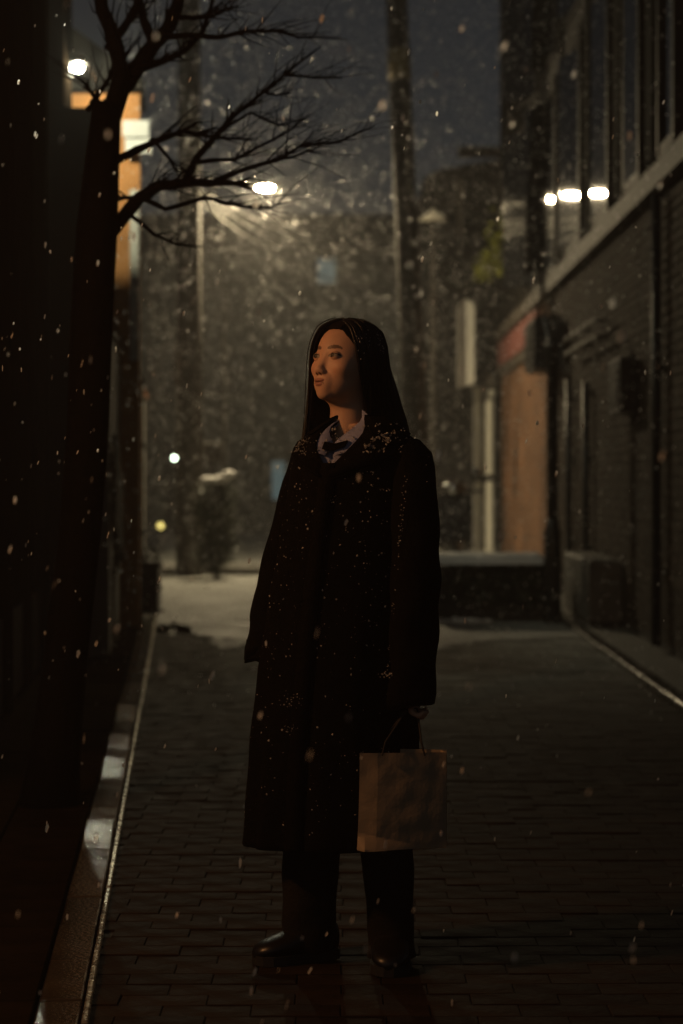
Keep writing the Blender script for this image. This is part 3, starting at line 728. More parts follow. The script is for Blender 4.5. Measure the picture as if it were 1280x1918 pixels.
# ------------------------------------------------------------------ poles, street lamp, wires
up = thing('utility_pole', (P(355, HY, 26.2).x, 26.2, 0), 'dark utility pole on the left carrying the lit street lamp', 'pole')
ux = P(355, HY, 26.2).x
MB().tube([(ux, 26.2, 0), (ux, 26.2, 4), (ux, 26.2, 9.5)], [.17, .15, .125], 14).build('shaft', M['pole'], up, smooth=True)
for z in (6.6, 7.6): MB().tube([(ux, 26.2, z), (ux, 26.2, z + .08)], .16, 14).build('band', M['black_metal'], up)
for k in range(6): MB().tube([(ux + .1, 26.1, 2.2 + k * .55), (ux + (.26 if k % 2 else -.1), 26.05, 2.2 + k * .55)], .012, 5).build('step_iron', M['black_metal'], up)
sl = thing('street_lamp', (ux, 26.2, LAMP.z), 'lit street lamp on a long arm glowing above the falling snow', 'street lamp')
MB().tube([(ux + .1, 26.2, LAMP.z - .25), (ux + .4, 26.4, LAMP.z - .02), (LAMP.x - .2, 26.9, LAMP.z + .05)], .025, 8).build('arm', M['grey_metal'], sl, smooth=True)
MB().ell(LAMP + Vector((-.02, 0, .035)), (.26, .12, .045), 16, 8).build('housing', M['grey_metal'], sl, smooth=True)
MB().ell(LAMP + Vector((.03, 0, -.01)), (.11, .08, .026), 12, 6).build('lens', M['street_bulb'], sl, smooth=True)
cpole = thing('utility_pole', (P(787, HY, 25).x, 25, 0), 'tall dark utility pole leaning left behind the head of the person', 'pole')
p0, p1 = P(790, 1089, 25), P(738, -120, 25)
cshaft = MB().tube([p0, p0.lerp(p1, .5), p1], [.145, .135, .125], 16).build('shaft', M['pole'], cpole, smooth=True)
d_ = (p1 - p0).normalized(); q0 = p0.lerp(p1, (1089 - 150) / 1209); q1 = p0.lerp(p1, (1089 - 92) / 1209)
MB().tube([q0, q1], .135, 16).build('band', M['pole_band'], cpole, smooth=True)
def wire(pa, pb, sag, r, lab):
    pts = []
    for k in range(17):
        u = k / 16; p = Vector(pa).lerp(Vector(pb), u); p.z -= sag * 4 * u * (1 - u); pts.append(p)
    o = MB().tube(pts, r, 5).build('overhead_wire', M['grey_metal']); tag(o, lab, 'wire', 'overhead wires under the street lamp')
wire((ux, 26.15, P(0, 345, 26.15).z), P(792, 470, 36), .32, .014, 'upper overhead wire running from the lamp pole to the far right')
wire((ux, 26.15, P(0, 352, 26.15).z), P(782, 500, 36), .36, .014, 'middle overhead wire running from the lamp pole to the far right')
wire((ux, 26.15, P(0, 362, 26.15).z), P(770, 545, 36), .36, .012, 'lower overhead wire running from the lamp pole to the far right')
# unlit post lamp on the right
gl = thing('post_lamp', (P(812, HY, 31).x, 31, 0), 'unlit post lamp with wide pale shade right of the central pole', 'street lamp')
c = P(812, 408, 31)
MB().tube([(c.x, 31, 0), (c.x, 31, c.z)], .045, 10).build('post', M['pole'], gl, smooth=True)
MB().lathe(c, [(.22, -.04), (.22, -.02), (.05, .1), (.02, .14)], 18).build('shade', M['white_paint'], gl, smooth=True)
MB().ell(c + Vector((.08, -.1, .0)), (.06, .06, .06), 12, 8).build('globe', M['white_board'], gl, smooth=True)
# second small lamp seen under the branches
jl = thing('hooked_post', (P(418, HY, 34).x, 34, 0), 'pale hooked lamp post beyond the street lamp', 'street lamp')
c = P(413, 432, 34)
MB().tube([(c.x + .06, 34, 0), (c.x + .06, 34, c.z - .25), (c.x + .02, 34, c.z - .05), (c.x - .08, 34, c.z), (c.x - .16, 34, c.z - .06)], .035, 8).build('post', M['sill'], jl, smooth=True)
MB().ell((c.x - .17, 34, c.z - .12), (.08, .08, .05), 12, 8).build('head', M['sill'], jl, smooth=True)

# ------------------------------------------------------------------ bare tree
TY = 8.0
tr = thing('bare_tree', (P(90, HY, TY).x, TY, 0), 'bare dark tree at the left kerb reaching wet branches over the alley', 'tree')
MB().tube([P(90, 1530, TY), P(106, 1380, TY), P(127, 1200, TY), P(150, 1000, TY), P(165, 800, TY), P(172, 600, TY), P(182, 430, TY), P(192, 300, TY + .05), P(200, 200, TY + .1)],
          [.12, .092, .083, .08, .08, .08, .078, .066, .055], 16).build('trunk', M['bark'], tr, smooth=True)
br = [  # pixel polyline, start radius, end radius, depth offsets
 ([(178, 470), (212, 430), (262, 370), (300, 347), (370, 342), (430, 343), (468, 346)], .034, .006, 0),
 ([(345, 343), (356, 320), (368, 297), (412, 246), (452, 205), (495, 172), (545, 130), (600, 88)], .017, .004, .1),
 ([(360, 305), (400, 300), (440, 299), (495, 270), (540, 246), (580, 213)], .010, .003, .2),
 ([(400, 340), (445, 322), (520, 300), (560, 275), (640, 264), (702, 236)], .011, .003, -.1),
 ([(520, 300), (560, 290), (600, 275)], .006, .003, -.1),
 ([(195, 315), (240, 290), (290, 265), (345, 245), (410, 258), (475, 263)], .019, .004, .15),
 ([(198, 250), (225, 170), (250, 135), (290, 82), (318, 50), (335, 0), (345, -60)], .042, .020, .1),
 ([(300, 68), (350, 66), (410, 70), (460, 58), (520, 58), (560, 70), (640, 72)], .013, .003, .1),
 ([(325, 30), (360, 34), (400, 30), (425, 15), (450, 14)], .012, .004, .2),
 ([(200, 230), (228, 140), (212, 70), (192, 20), (175, -50)], .036, .022, 0),
 ([(225, 170), (190, 195), (165, 165), (150, 145)], .012, .006, .1),
 ([(165, 205), (180, 185), (205, 145), (240, 100)], .012, .008, .1),
 ([(262, 370), (310, 392), (385, 370), (440, 384), (500, 390), (532, 380)], .011, .003, .1),
 ([(240, 400), (290, 440), (330, 458), (380, 462)], .009, .003, .3),
 ([(495, 172), (520, 178), (546, 174)], .006, .003, .1),
 ([(535, 140), (590, 146), (642, 146)], .006, .003, .1),
 ([(412, 246), (470, 210), (520, 235), (575, 220)], .006, .003, .2),
 ([(262, 370), (230, 370), (222, 372)], .010, .006, 0),
 ([(290, 265), (320, 300), (330, 320), (355, 322)], .007, .004, 0),
 ([(250, 135), (290, 120), (340, 100), (380, 60), (400, 0)], .016, .008, .2),
 ([(205, 90), (240, 40), (270, -20)], .02, .012, .1),
 ([(290, 82), (270, 40), (262, 0), (255, -40)], .02, .014, .2),
]
for pl, r0, r1, dd in br:
    pts = []; rs = []
    n = len(pl)
    for i in range(n - 1):
        for k in range(3):
            u = k / 3; x = pl[i][0] + (pl[i + 1][0] - pl[i][0]) * u; y = pl[i][1] + (pl[i + 1][1] - pl[i][1]) * u
            w = (i + u) / (n - 1)
            pts.append(P(x + random.uniform(-1.5, 1.5) * (k > 0), y + random.uniform(-1.5, 1.5) * (k > 0), TY + .1 + dd * w * 2)); rs.append((r0 + (r1 - r0) * w) * random.uniform(.92, 1.1))
    pts.append(P(*pl[-1], TY + .1 + dd * 2)); rs.append(r1 * .6)
    b_ = MB().tube(pts, rs, 8)
    bo = b_.build('branch', M['bark'], tr, smooth=True)
    tw = MB(); L = len(pts)
    for k in range(int(L * 1.7)):
        i = random.randrange(L // 3, L - 1); p = pts[i]; t_ = (pts[i + 1] - pts[i]).normalized()
        d = (t_ + Vector((random.uniform(-.9, .9), random.uniform(-1, 1), random.uniform(-.6, .9))) * .8).normalized()
        ln = random.uniform(.04, .26)
        e1 = p + d * ln * .5 + Vector((random.uniform(-.02, .02), 0, random.uniform(-.01, .025))); r_t = min(rs[i] * .45, .005)
        tw.tube([p, e1, p + d * ln], [r_t, r_t * .6, .001], 5)
    tag(tw.build('twigs', M['bark'], bo), kind='stuff')

# ------------------------------------------------------------------ the person
PY = 5.5; S = F / PY                                         # photo pixels per metre at the person
def zx(px_, py_): return ((px_ - HX) / S, CAM_H + (HY - py_) / S)
FRONT = math.radians(-24)
# coat table: photo row, centre, half width, depth
CT = [(790, 672, 40, .060), (800, 671, 62, .080), (812, 671, 86, .095), (828, 673, 106, .108), (850, 673, 119, .118), (900, 667, 122, .127), (1000, 655, 126, .132), (1100, 645, 134, .137),
      (1200, 638, 141, .142), (1300, 631, 146, .147), (1400, 625, 150, .152), (1480, 621, 152, .157), (1577, 618, 157, .162)]
def interp(py_):
    for i in range(len(CT) - 1):
        if CT[i][0] <= py_ <= CT[i + 1][0]:
            u = (py_ - CT[i][0]) / (CT[i + 1][0] - CT[i][0]); return [CT[i][k] + (CT[i + 1][k] - CT[i][k]) * u for k in (1, 2, 3)]
    return CT[-1][1:] if py_ > CT[0][0] else CT[0][1:]
def body_pt(py_, a, inset=0.0, fold=1.0):
    cx, hw, dp = interp(py_)
    hwm = hw / S - inset; dp = dp - inset
    n = 2.25
    sx_ = math.copysign(abs(math.sin(a)) ** (2 / n), math.sin(a)); cx_ = math.copysign(abs(math.cos(a)) ** (2 / n), math.cos(a))
    f = max(0, (py_ - 860) / 720) * fold
    k = 1 + f * (.045 * math.sin(5 * a + 1.0) + .034 * math.sin(9 * a + py_ * .004 + 2) + .018 * math.sin(17 * a - py_ * .006))
    k += fold * .006 * math.sin(py_ * .05 + 3 * a) * min(1, max(0, (py_ - 830) / 60))
    X, Z = zx(cx, py_)
    return Vector((X + sx_ * hwm * k, PY - cx_ * dp * k, Z))
coat = MB()
NA = 96
def loft(mb, rows, gap, inset, fold=1.0, na=NA):
    base_ = len(mb.v); n = len(rows)
    for r in rows:
        gp = gap(r)
        for i in range(na + 1):
            a = FRONT + gp + (2 * math.pi - 2 * gp) * i / na
            mb.v.append(tuple(body_pt(r, a, inset, fold)))
    for j in range(n - 1):
        for i in range(na):
            k = base_ + j * (na + 1) + i; mb.f.append((k, k + 1, k + na + 2, k + na + 1))
def lin(y, y0, y1, v0, v1): return v0 + (v1 - v0) * min(1, max(0, (y - y0) / (y1 - y0)))
rows = [790, 796, 802, 808, 814, 820, 828, 836, 845, 855, 866, 878, 892] + list(range(910, 1577, 16)) + [1577]
loft(coat, rows, lambda r: lin(r, 795, 882, .62, .0), 0.0)
# hem turn-up
for i in range(NA): pass
# sleeves
def sleeve(pts, rads, flat, n=20, seed=0):
    """pts (px, py, depth) ; rads in photo pixels"""
    P3 = []; RR = []
    m_ = len(pts)
    for i in range(m_ - 1):
        for k in range(5):
            u = k / 5
            q = [pts[i][c] + (pts[i + 1][c] - pts[i][c]) * u for c in range(3)]
            X, Z = zx(q[0], q[1]); P3.append(Vector((X, q[2], Z))); RR.append((rads[i] + (rads[i + 1] - rads[i]) * u) / S)
    X, Z = zx(pts[-1][0], pts[-1][1]); P3.append(Vector((X, pts[-1][2], Z))); RR.append(rads[-1] / S)
    base_ = len(coat.v); L = len(P3)
    for i, p in enumerate(P3):
        for k in range(n):
            an = 2 * math.pi * k / n
            w = i / L
            r = RR[i] * (1 + .06 * math.sin(3 * an + w * 9 + seed) * w + .05 * math.sin(w * 34 + 2 * an + seed) * (.3 + w))
            coat.v.append((p.x + r * math.cos(an), p.y + r * flat * math.sin(an), p.z + .012 * math.cos(an) * w))
    for i in range(L - 1):
        for k in range(n): coat.f.append((base_ + i * n + k, base_ + i * n + (k + 1) % n, base_ + (i + 1) * n + (k + 1) % n, base_ + (i + 1) * n + k))
    coat.f.append(tuple(base_ + k for k in range(n)))
    # cuff turned inwards
    b2 = len(coat.v); p = P3[-1]
    for k in range(n):
        an = 2 * math.pi * k / n; r = RR[-1] * .82
        coat.v.append((p.x + r * math.cos(an), p.y + r * flat * math.sin(an), p.z + .05))
    l0 = base_ + (L - 1) * n
    for k in range(n): coat.f.append((l0 + k, l0 + (k + 1) % n, b2 + (k + 1) % n, b2 + k))
sleeve([(752, 822, 5.46), (766, 850, 5.44), (771, 900, 5.42), (776, 1000, 5.40), (776, 1080, 5.39), (772, 1150, 5.38), (770, 1230, 5.37), (767, 1310, 5.36)], [26, 38, 41, 42, 43, 42, 40, 40], 1.05, seed=1)
sleeve([(590, 822, 5.55), (584, 850, 5.56), (570, 900, 5.57), (545, 1000, 5.57), (526, 1080, 5.55), (514, 1150, 5.53), (503, 1200, 5.52), (487, 1234, 5.51)], [24, 35, 38, 41, 42, 41, 36, 31], 1.1, seed=4)
# placket strip and collar of the coat
def ribbon(mb, A, B, th=.004):
    """strip between polylines A and B"""
    b = len(mb.v)
    for p, q in zip(A, B): mb.v.append(tuple(p)); mb.v.append(tuple(q))
    for i in range(len(A) - 1): mb.f.append((b + 2 * i, b + 2 * i + 1, b + 2 * i + 3, b + 2 * i + 2))
ry = list(range(868, 1577, 20)) + [1577]
ribbon(coat, [body_pt(r, FRONT - .10, -.006) for r in ry], [body_pt(r, FRONT + .13, -.007) for r in ry])
ribbon(coat, [body_pt(r, FRONT + .13, -.007) for r in ry], [body_pt(r, FRONT + .135, .003) for r in ry])
# lapels: folded leaves along the V
for sg in (-1, 1):
    rr = [792, 802, 814, 826, 838, 850, 862, 874, 884]
    ed = [body_pt(r, FRONT + sg * lin(r, 795, 882, .60, .02), -.004) for r in rr]
    wd = [.55, .68, .75, .72, .60, .46, .32, .18, .05]
    out = [body_pt(r + 10 + 6 * w, FRONT + sg * (lin(r, 795, 882, .60, .02) + w), -.014) for r, w in zip(rr, wd)]
    ribbon(coat, ed, out); ribbon(coat, out, [body_pt(r + 12 + 6 * w, FRONT + sg * (lin(r, 795, 882, .60, .02) + w + .02), .0) for r, w in zip(rr, wd)])
# collar round the back of the neck
ca = [FRONT + .62 + (2 * math.pi - 1.24) * i / 30 for i in range(31)]
top_ = [body_pt(791, a, -.004) + Vector((0, 0, .018)) for a in ca]; bot_ = [body_pt(812, a, -.018) for a in ca]; inn_ = [body_pt(791, a, .006) for a in ca]
ribbon(coat, top_, bot_); ribbon(coat, inn_, top_)

# ---- head
def sd_ell(p, c, r):
    q = (p - np.array(c)) ; k0 = np.linalg.norm(q / np.array(r), axis=-1); k1 = np.linalg.norm(q / (np.array(r) ** 2), axis=-1) + 1e-9
    return k0 * (k0 - 1) / k1
def sd_cap(p, a, b, r0, r1):
    a = np.array(a); b = np.array(b); ab = b - a
    t = np.clip(((p - a) @ ab) / (ab @ ab), 0, 1)
    return np.linalg.norm(p - (a + t[..., None] * ab), axis=-1) - (r0 + (r1 - r0) * t)
def smin(a, b, k):
    h = np.clip(.5 + .5 * (b - a) / k, 0, 1); return b + (a - b) * h - k * h * (1 - h)
def smax(a, b, k): return -smin(-a, -b, k)
def lips(p):
    up = smin(sd_ell(p, (-.006, .0880, -.0668), (.0105, .009, .0046)), sd_ell(p, (.006, .0880, -.0668), (.0105, .009, .0046)), .004)
    return up, sd_ell(p, (0, .0862, -.0765), (.0130, .0095, .0062))
def head_sdf(p):
    d = sd_ell(p, (0, -.010, .022), (.074, .093, .076))
    d = smin(d, sd_ell(p, (0, .026, -.037), (.063, .058, .070)), .03)
    d = smin(d, sd_ell(p, (0, .036, -.078), (.042, .044, .032)), .03)
    d = smin(d, sd_ell(p, (0, .070, -.099), (.017, .014, .013)), .018)
    for s_ in (-1, 1):
        d = smin(d, sd_ell(p, (s_ * .043, .052, -.030), (.020, .022, .018)), .02)
        d = smax(d, -sd_ell(p, (s_ * .0315, .099, -.003), (.0185, .017, .0115)), .012)
        d = smin(d, sd_ell(p, (s_ * .0315, .0715, -.001), (.0150, .0135, .0125)), .003)
        d = smin(d, sd_ell(p, (s_ * .0100, .0900, -.0445), (.0062, .0075, .0058)), .006)
    d = smin(d, sd_ell(p, (0, .078, -.070), (.024, .014, .022)), .014)      # mouth mound
    d = smin(d, sd_cap(p, (0, .075, .006), (0, .0930, -.036), .0060, .0078), .012)
    d = smin(d, sd_ell(p, (0, .0960, -.0405), (.0088, .0084, .0078)), .008)
    for s_ in (-1, 1): d = smax(d, -sd_ell(p, (s_ * .0065, .098, -.0525), (.0038, .005, .0035)), .002)
    u_, l_ = lips(p)
    d = smin(d, u_, .003); d = smin(d, l_, .003)
    d = smax(d, -sd_ell(p, (0, .0985, -.0714), (.0165, .0075, .0013)), .002)   # line between the lips
    d = smin(d, sd_cap(p, (0, -.018, -.05), (0, -.040, -.24), .046, .054), .03)
    return d
na, ne = 220, 210
tt = np.linspace(-1, 1, na, endpoint=False); az = math.pi * (.42 * tt + .58 * tt ** 3)
cum = np.linspace(0, 1, 2000); dens = .55 + 1.6 * np.exp(-((cum - .40) / .16) ** 2)
cd = np.cumsum(dens); cd /= cd[-1]
el = np.interp(np.linspace(0.004, .996, ne), cd, cum) * math.pi - math.pi / 2
A, E = np.meshgrid(az, el)
D = np.stack([np.sin(A) * np.cos(E), np.cos(A) * np.cos(E), np.sin(E)], -1).reshape(-1, 3)
O = np.array([0, .01, -.012])
lo = np.full(len(D), .02); best = np.full(len(D), .03)
for r in np.linspace(.03, .235, 56):
    ins = head_sdf(O + D * r) < 0; best = np.where(ins, r, best)
lo = best; hi = best + .0038
for _ in range(7):
    mid = (lo + hi) / 2; ins = head_sdf(O + D * mid[:, None]) < 0
    lo = np.where(ins, mid, lo); hi = np.where(ins, hi, mid)
HV = O + D * lo[:, None]
# colour of skin, lips, brows, eyes; crease shade painted in too
tint = np.tile(np.array([.60, .37, .25]), (len(HV), 1))
u, v, w = HV[:, 0], HV[:, 1], HV[:, 2]; au = np.abs(u); fr = v > .03
nzv = np.array([mnoise.noise(Vector(p) * 45) for p in HV]); tint *= (1 + .07 * nzv)[:, None]
def paint(mask, col):
    m_ = np.clip(mask, 0, 1)[:, None]; tint[:] = tint * (1 - m_) + np.array(col) * m_
paint(np.exp(-((au - .040) / .02) ** 2 - ((w + .035) / .018) ** 2) * .35 * fr, (.62, .30, .20))
ul, ll = lips(HV)
paint(((np.minimum(ul, ll) < .0012) & fr) * .85, (.36, .15, .115))
paint((np.exp(-((w + .0712 + .0030 * (au / .016) ** 2) / .0017) ** 2) * (au < .0175)) * fr * .9, (.12, .04, .03))  # shade of the mouth line painted dark
bw = .0185 + .004 * np.sin(np.clip((au - .012) / .042, 0, 1) * math.pi) - .003 * np.clip((au - .04) / .015, 0, 1)
th = .0048 * np.clip(1.2 - np.abs(au - .027) / .030, .25, 1)
paint(((np.abs(w - bw) < th) & (au > .011) & (au < .047) & fr) * .8, (.05, .032, .022))
ex = (au - .0315) / .0150; top_l = .0054 * np.sqrt(np.clip(1 - ex ** 2, 0, 1)); bot_l = .0044 * np.sqrt(np.clip(1 - ex ** 2, 0, 1)); wc = w + .0015 - ex * .001
inside = (np.abs(ex) < 1) & (wc < top_l) & (wc > -bot_l) & fr
paint(inside * 1.0, (.30, .26, .22))
paint((inside & (np.hypot((u - np.sign(u) * .0315) + .000, wc - .0008) < .0068)) * 1.0, (.018, .011, .008))
paint(((np.abs(ex) < 1.05) & (np.abs(wc - top_l - .0006) < .0014) & fr) * .9, (.03, .018, .013))
paint(((np.abs(ex) < 1.0) & (np.abs(wc - top_l - .0045) < .0009) & fr) * .4, (.2, .10, .06))  # lid fold shade painted into the tint
paint(((au < .011) & (v > .09) & (np.hypot(au - .0065, w + .051) < .0036)) * .9, (.06, .025, .018))  # nostril shade painted dark
YAW, PIT = math.radians(46), math.radians(8)
fwd0 = Vector((-math.sin(YAW), -math.cos(YAW), 0)); HFWD = fwd0 * math.cos(PIT) + Vector((0, 0, math.sin(PIT)))
HRT = Vector((math.cos(YAW), -math.sin(YAW), 0)); HUP = Vector((0, 0, 1)) * math.cos(PIT) - fwd0 * math.sin(PIT)
hx, hz = zx(650, 676); HC = Vector((hx, PY, hz))
def H(p): return HC + HRT * p[0] + HFWD * p[1] + HUP * p[2]
hv = [H(p) for p in HV]
hf = []
for j in range(ne - 1):
    for i in range(na):
        hf.append((j * na + i, (j + 1) * na + i, (j + 1) * na + (i + 1) % na, j * na + (i + 1) % na))
k_ = len(hv)
hf.append(tuple(range(na))); hf.append(tuple((ne - 1) * na + i for i in range(na))[::-1])

# ---- body below the neck: skinned from one skeleton surface
bd = MB()
def pt(px_, py_, Y): X, Z = zx(px_, py_); return Vector((X, Y, Z))
bd.ell(pt(668, 870, 5.5), (.13, .085, .09), 18, 12); bd.ell(pt(655, 980, 5.5), (.125, .09, .16), 18, 12); bd.ell(pt(640, 1150, 5.5), (.13, .10, .14), 18, 12)
bd.tube([pt(672, 850, 5.51), pt(668, 790, 5.5)], [.058, .052], 16)
for (sh_, el_, wr_) in (((752, 850, 5.47), (774, 1070, 5.40), (768, 1250, 5.37)), ((590, 850, 5.55), (545, 1010, 5.57), (522, 1100, 5.55))):
    bd.tube([pt(*sh_), pt(*el_), pt(*wr_)], [.05, .04, .027], 12)
for (hp, kn, an) in (((610, 1220, 5.52), (590, 1480, 5.50), (580, 1760, 5.55)), ((680, 1220, 5.48), (710, 1480, 5.44), (732, 1765, 5.47))):
    bd.tube([pt(*hp), pt(*kn), pt(*an)], [.085, .058, .038], 14)
# hands
def hand(wr, dirv, out, curl, sgn):
    d = Vector(dirv).normalized(); o_ = Vector(out); o_ = (o_ - d * o_.dot(d)).normalized(); n_ = d.cross(o_)
    R = Matrix((o_, n_, d)).transposed()
    wr = Vector(wr)
    bd.ell(wr + d * .045, (.040, .016, .052), 14, 10, R)
    for k in range(4):
        b = wr + d * .085 + o_ * (-.027 + .018 * k); ln = (.068, .078, .074, .058)[k]
        p1 = b + d * ln * .42 + n_ * .006 * sgn; p2 = p1 + (d * math.cos(curl) + n_ * math.sin(curl) * sgn) * ln * .33; p3 = p2 + (d * math.cos(curl * 2.1) + n_ * math.sin(curl * 2.1) * sgn) * ln * .28
        bd.tube([b - d * .02, b, p1, p2, p3], [.0095, .0092, .0085, .008, .0065], 8)
    b = wr + d * .03 - o_ * .032; p1 = b + d * .03 - o_ * .02 + n_ * .012 * sgn; p2 = p1 + d * .028 + n_ * .016 * sgn + o_ * .006
    bd.tube([b + o_ * .015, b, p1, p2], [.012, .0115, .0095, .0075], 8)
hand(pt(768, 1240, 5.37), (0, 0, -1), (.25, 1, 0), 1.15, 1)
hand(pt(522, 1098, 5.55), (-.15, -.05, -1), (.6, -1, 0), .5, 1)
tmp = bd.build('body_source', M['skin'], base=(0, 0, 0))
rm = tmp.modifiers.new('r', 'REMESH'); rm.mode = 'VOXEL'; rm.voxel_size = 0.0055; rm.use_smooth_shade = True
dg = bpy.context.evaluated_depsgraph_get(); ev = tmp.evaluated_get(dg); em = ev.to_mesh()
bv = [tuple(q.co) for q in em.vertices]; bf = [tuple(p.vertices) for p in em.polygons]
ev.to_mesh_clear(); bpy.data.objects.remove(tmp, do_unlink=True)
pm_ = MB(); pm_.add(hv, hf); pm_.add(bv, bf)
pbase = Vector((zx(640, 1000)[0], PY, 0))
person = pm_.build('person', M['skin'], base=pbase, smooth=True, fix=True)
ca_ = person.data.color_attributes.new('tint', 'FLOAT_COLOR', 'POINT')
allc = np.ones((len(person.data.vertices), 4), dtype=np.float32); allc[:, :3] = (.60, .37, .25); allc[:len(hv), :3] = tint
ca_.data.foreach_set('color', allc.ravel())
tag(person, 'person with long black hair in a snow flecked black overcoat looking left', 'person')
coat_o = coat.build('coat', M['coat'], person, smooth=True)
sd_ = coat_o.modifiers.new('thickness', 'SOLIDIFY'); sd_.thickness = 0.005; sd_.offset = -1
tag(coat_o, 'long loose black overcoat with wide sleeves flecked with snow')
# shirt
st = MB(); loft(st, [784, 788, 792, 798, 804, 812, 820, 830, 840, 852, 866, 880, 900, 930], lambda r: lin(r, 790, 836, .58, .0), 0.014, 0)
for sg in (-1, 1):
    rr = [784, 792, 800, 808, 818, 828, 838]
    ga = [lin(r, 790, 836, .58, .02) for r in rr]
    ed = [body_pt(r, FRONT + sg * g_, .012) + Vector((0, 0, .022 if i == 0 else .012)) for i, (r, g_) in enumerate(zip(rr, ga))]
    wd = [.5, .52, .5, .46, .4, .28, .06]
    out = [body_pt(r + 16, FRONT + sg * (g_ + w_), -.004) for r, g_, w_ in zip(rr, ga, wd)]
    ribbon(st, ed, out)
sho = st.build('shirt', M['shirt'], person, smooth=True)
s2 = sho.modifiers.new('thickness', 'SOLIDIFY'); s2.thickness = .002
tag(sho, 'pale blue shirt with open collar')
tie = MB(); k0 = [body_pt(r, FRONT + da, -.001) for r, da in ((828, -.16), (832, .05), (826, .26), (838, .22), (846, .02), (842, -.16))]
tie.prism([p for p in k0], (-.003, -.008, 0)); tag(tie.build('scarf_knot', M['coat'], person, fix=True), 'dark knot at the shirt collar')
# trousers
for i, (pts, rr) in enumerate((([(602, 1430, 5.50), (590, 1520, 5.50), (582, 1620, 5.50), (579, 1720, 5.51), (578, 1776, 5.52)], [56, 55, 53, 52, 53]), ([(702, 1430, 5.48), (716, 1520, 5.47), (727, 1620, 5.46), (731, 1720, 5.46), (733, 1785, 5.46)], [54, 52, 49, 44, 43]))):
    tb = MB(); n = 20; P3 = []; RR = []
    for a_ in range(len(pts) - 1):
        for k in range(6):
            u_ = k / 6; P3.append(pt(*[pts[a_][c] + (pts[a_ + 1][c] - pts[a_][c]) * u_ for c in range(3)])); RR.append((rr[a_] + (rr[a_ + 1] - rr[a_]) * u_) / S)
    P3.append(pt(*pts[-1])); RR.append(rr[-1] / S)
    for q, p in enumerate(P3):
        for k in range(n):
            an = 2 * math.pi * k / n; w_ = q / len(P3)
            r = RR[q] * (1 + .05 * math.sin(4 * an + q * .25 + i) * w_ + .03 * math.sin(q * 1.1 + 2 * an) * w_)
            tb.v.append((p.x + r * math.cos(an), p.y + r * 1.05 * math.sin(an), p.z))
    for q in range(len(P3) - 1):
        for k in range(n): tb.f.append((q * n + k, q * n + (k + 1) % n, (q + 1) * n + (k + 1) % n, (q + 1) * n + k))
    to = tb.build('trouser_leg', M['trouser'], person, smooth=True)
# shoes: lofted outlines along the foot
def shoe(heel, toe, w_, h_):
    heel = Vector(heel); toe = Vector(toe); d = toe - heel; L = d.length; d.normalize(); sd2 = Vector((-d.y, d.x, 0))
    up_ = MB(); n = 18
    prof = [(0, .55, .75), (.06, .80, .95), (.2, .88, 1.0), (.38, .85, .92), (.55, .95, .66), (.7, 1.0, .52), (.85, .92, .42), (.95, .65, .32), (1.0, .25, .2)]
    for (t_, ww, hh) in prof:
        c = heel + d * L * t_
        for k in range(n):
            an = 2 * math.pi * k / n
            z = (math.sin(an) * .5 + .5) * h_ * hh if math.sin(an) > 0 else .5 * h_ * hh * (1 + math.sin(an))
            up_.v.append(tuple(c + sd2 * math.cos(an) * w_ / 2 * ww + Vector((0, 0, .02 + z))))
    m_ = len(prof)
    for i in range(m_ - 1):
        for k in range(n): up_.f.append((i * n + k, i * n + (k + 1) % n, (i + 1) * n + (k + 1) % n, (i + 1) * n + k))
    up_.f.append(tuple(range(n))); up_.f.append(tuple((m_ - 1) * n + k for k in range(n)))
    so_ = up_.build('shoe', M['shoe'], person, smooth=True, fix=True)
    sl_ = MB(); outl = [heel + d * L * t_ + sd2 * s_ * w_ / 2 * ww * 1.05 for s_ in (1,) for (t_, ww, hh) in prof] + [heel + d * L * t_ - sd2 * w_ / 2 * ww * 1.05 for (t_, ww, hh) in prof[::-1]]
    sl_.prism([Vector((p.x, p.y, .003)) for p in outl], (0, 0, .024)).build('sole', M['rubber'], so_, fix=True)
shoe((zx(628, 0)[0], 5.53, 0), (zx(478, 0)[0], 5.43, 0), .098, .10)
shoe((zx(738, 0)[0], 5.56, 0), (zx(725, 0)[0], 5.29, 0), .098, .10)

# ---- hair
hair = MB()
CEN = np.array([0, -.010, .022]); RAD = np.array([.074, .093, .076])
def cap_pt(s_, al, side, off):
    """s_: 0 at the front of the parting .. 1 at the nape; al: 0 at the parting .. 1 at ear level"""
    th = math.radians(56 + 90 * s_)                     # parting runs from forehead over the crown
    r0 = np.array([.10 * side * (1 - s_), math.cos(th), math.sin(th)]); r0 /= np.linalg.norm(r0)
    a0_ = 60 if side > 0 else 40
    azm = math.radians(a0_ + (176 - a0_) * min(1, s_ * 1.15))
    d0 = np.array([side * math.sin(azm), math.cos(azm), -.30 + .26 * s_]); d0 /= np.linalg.norm(d0)
    om = math.acos(max(-1, min(1, float(r0 @ d0)))); so = math.sin(om) + 1e-6
    dd = (math.sin((1 - al) * om) * r0 + math.sin(al * om) * d0) / so
    dd = dd + np.array([side * .14, .10, .24]) * math.sin(math.pi * al) * max(0, 1 - s_ * 2.2); dd /= np.linalg.norm(dd)
    if side < 0 and s_ < .3: off = off + .012 * al * al * (1 - s_ / .3)
    rr = 1 / np.sqrt(((dd / (RAD + off)) ** 2).sum())
    return CEN + dd * rr
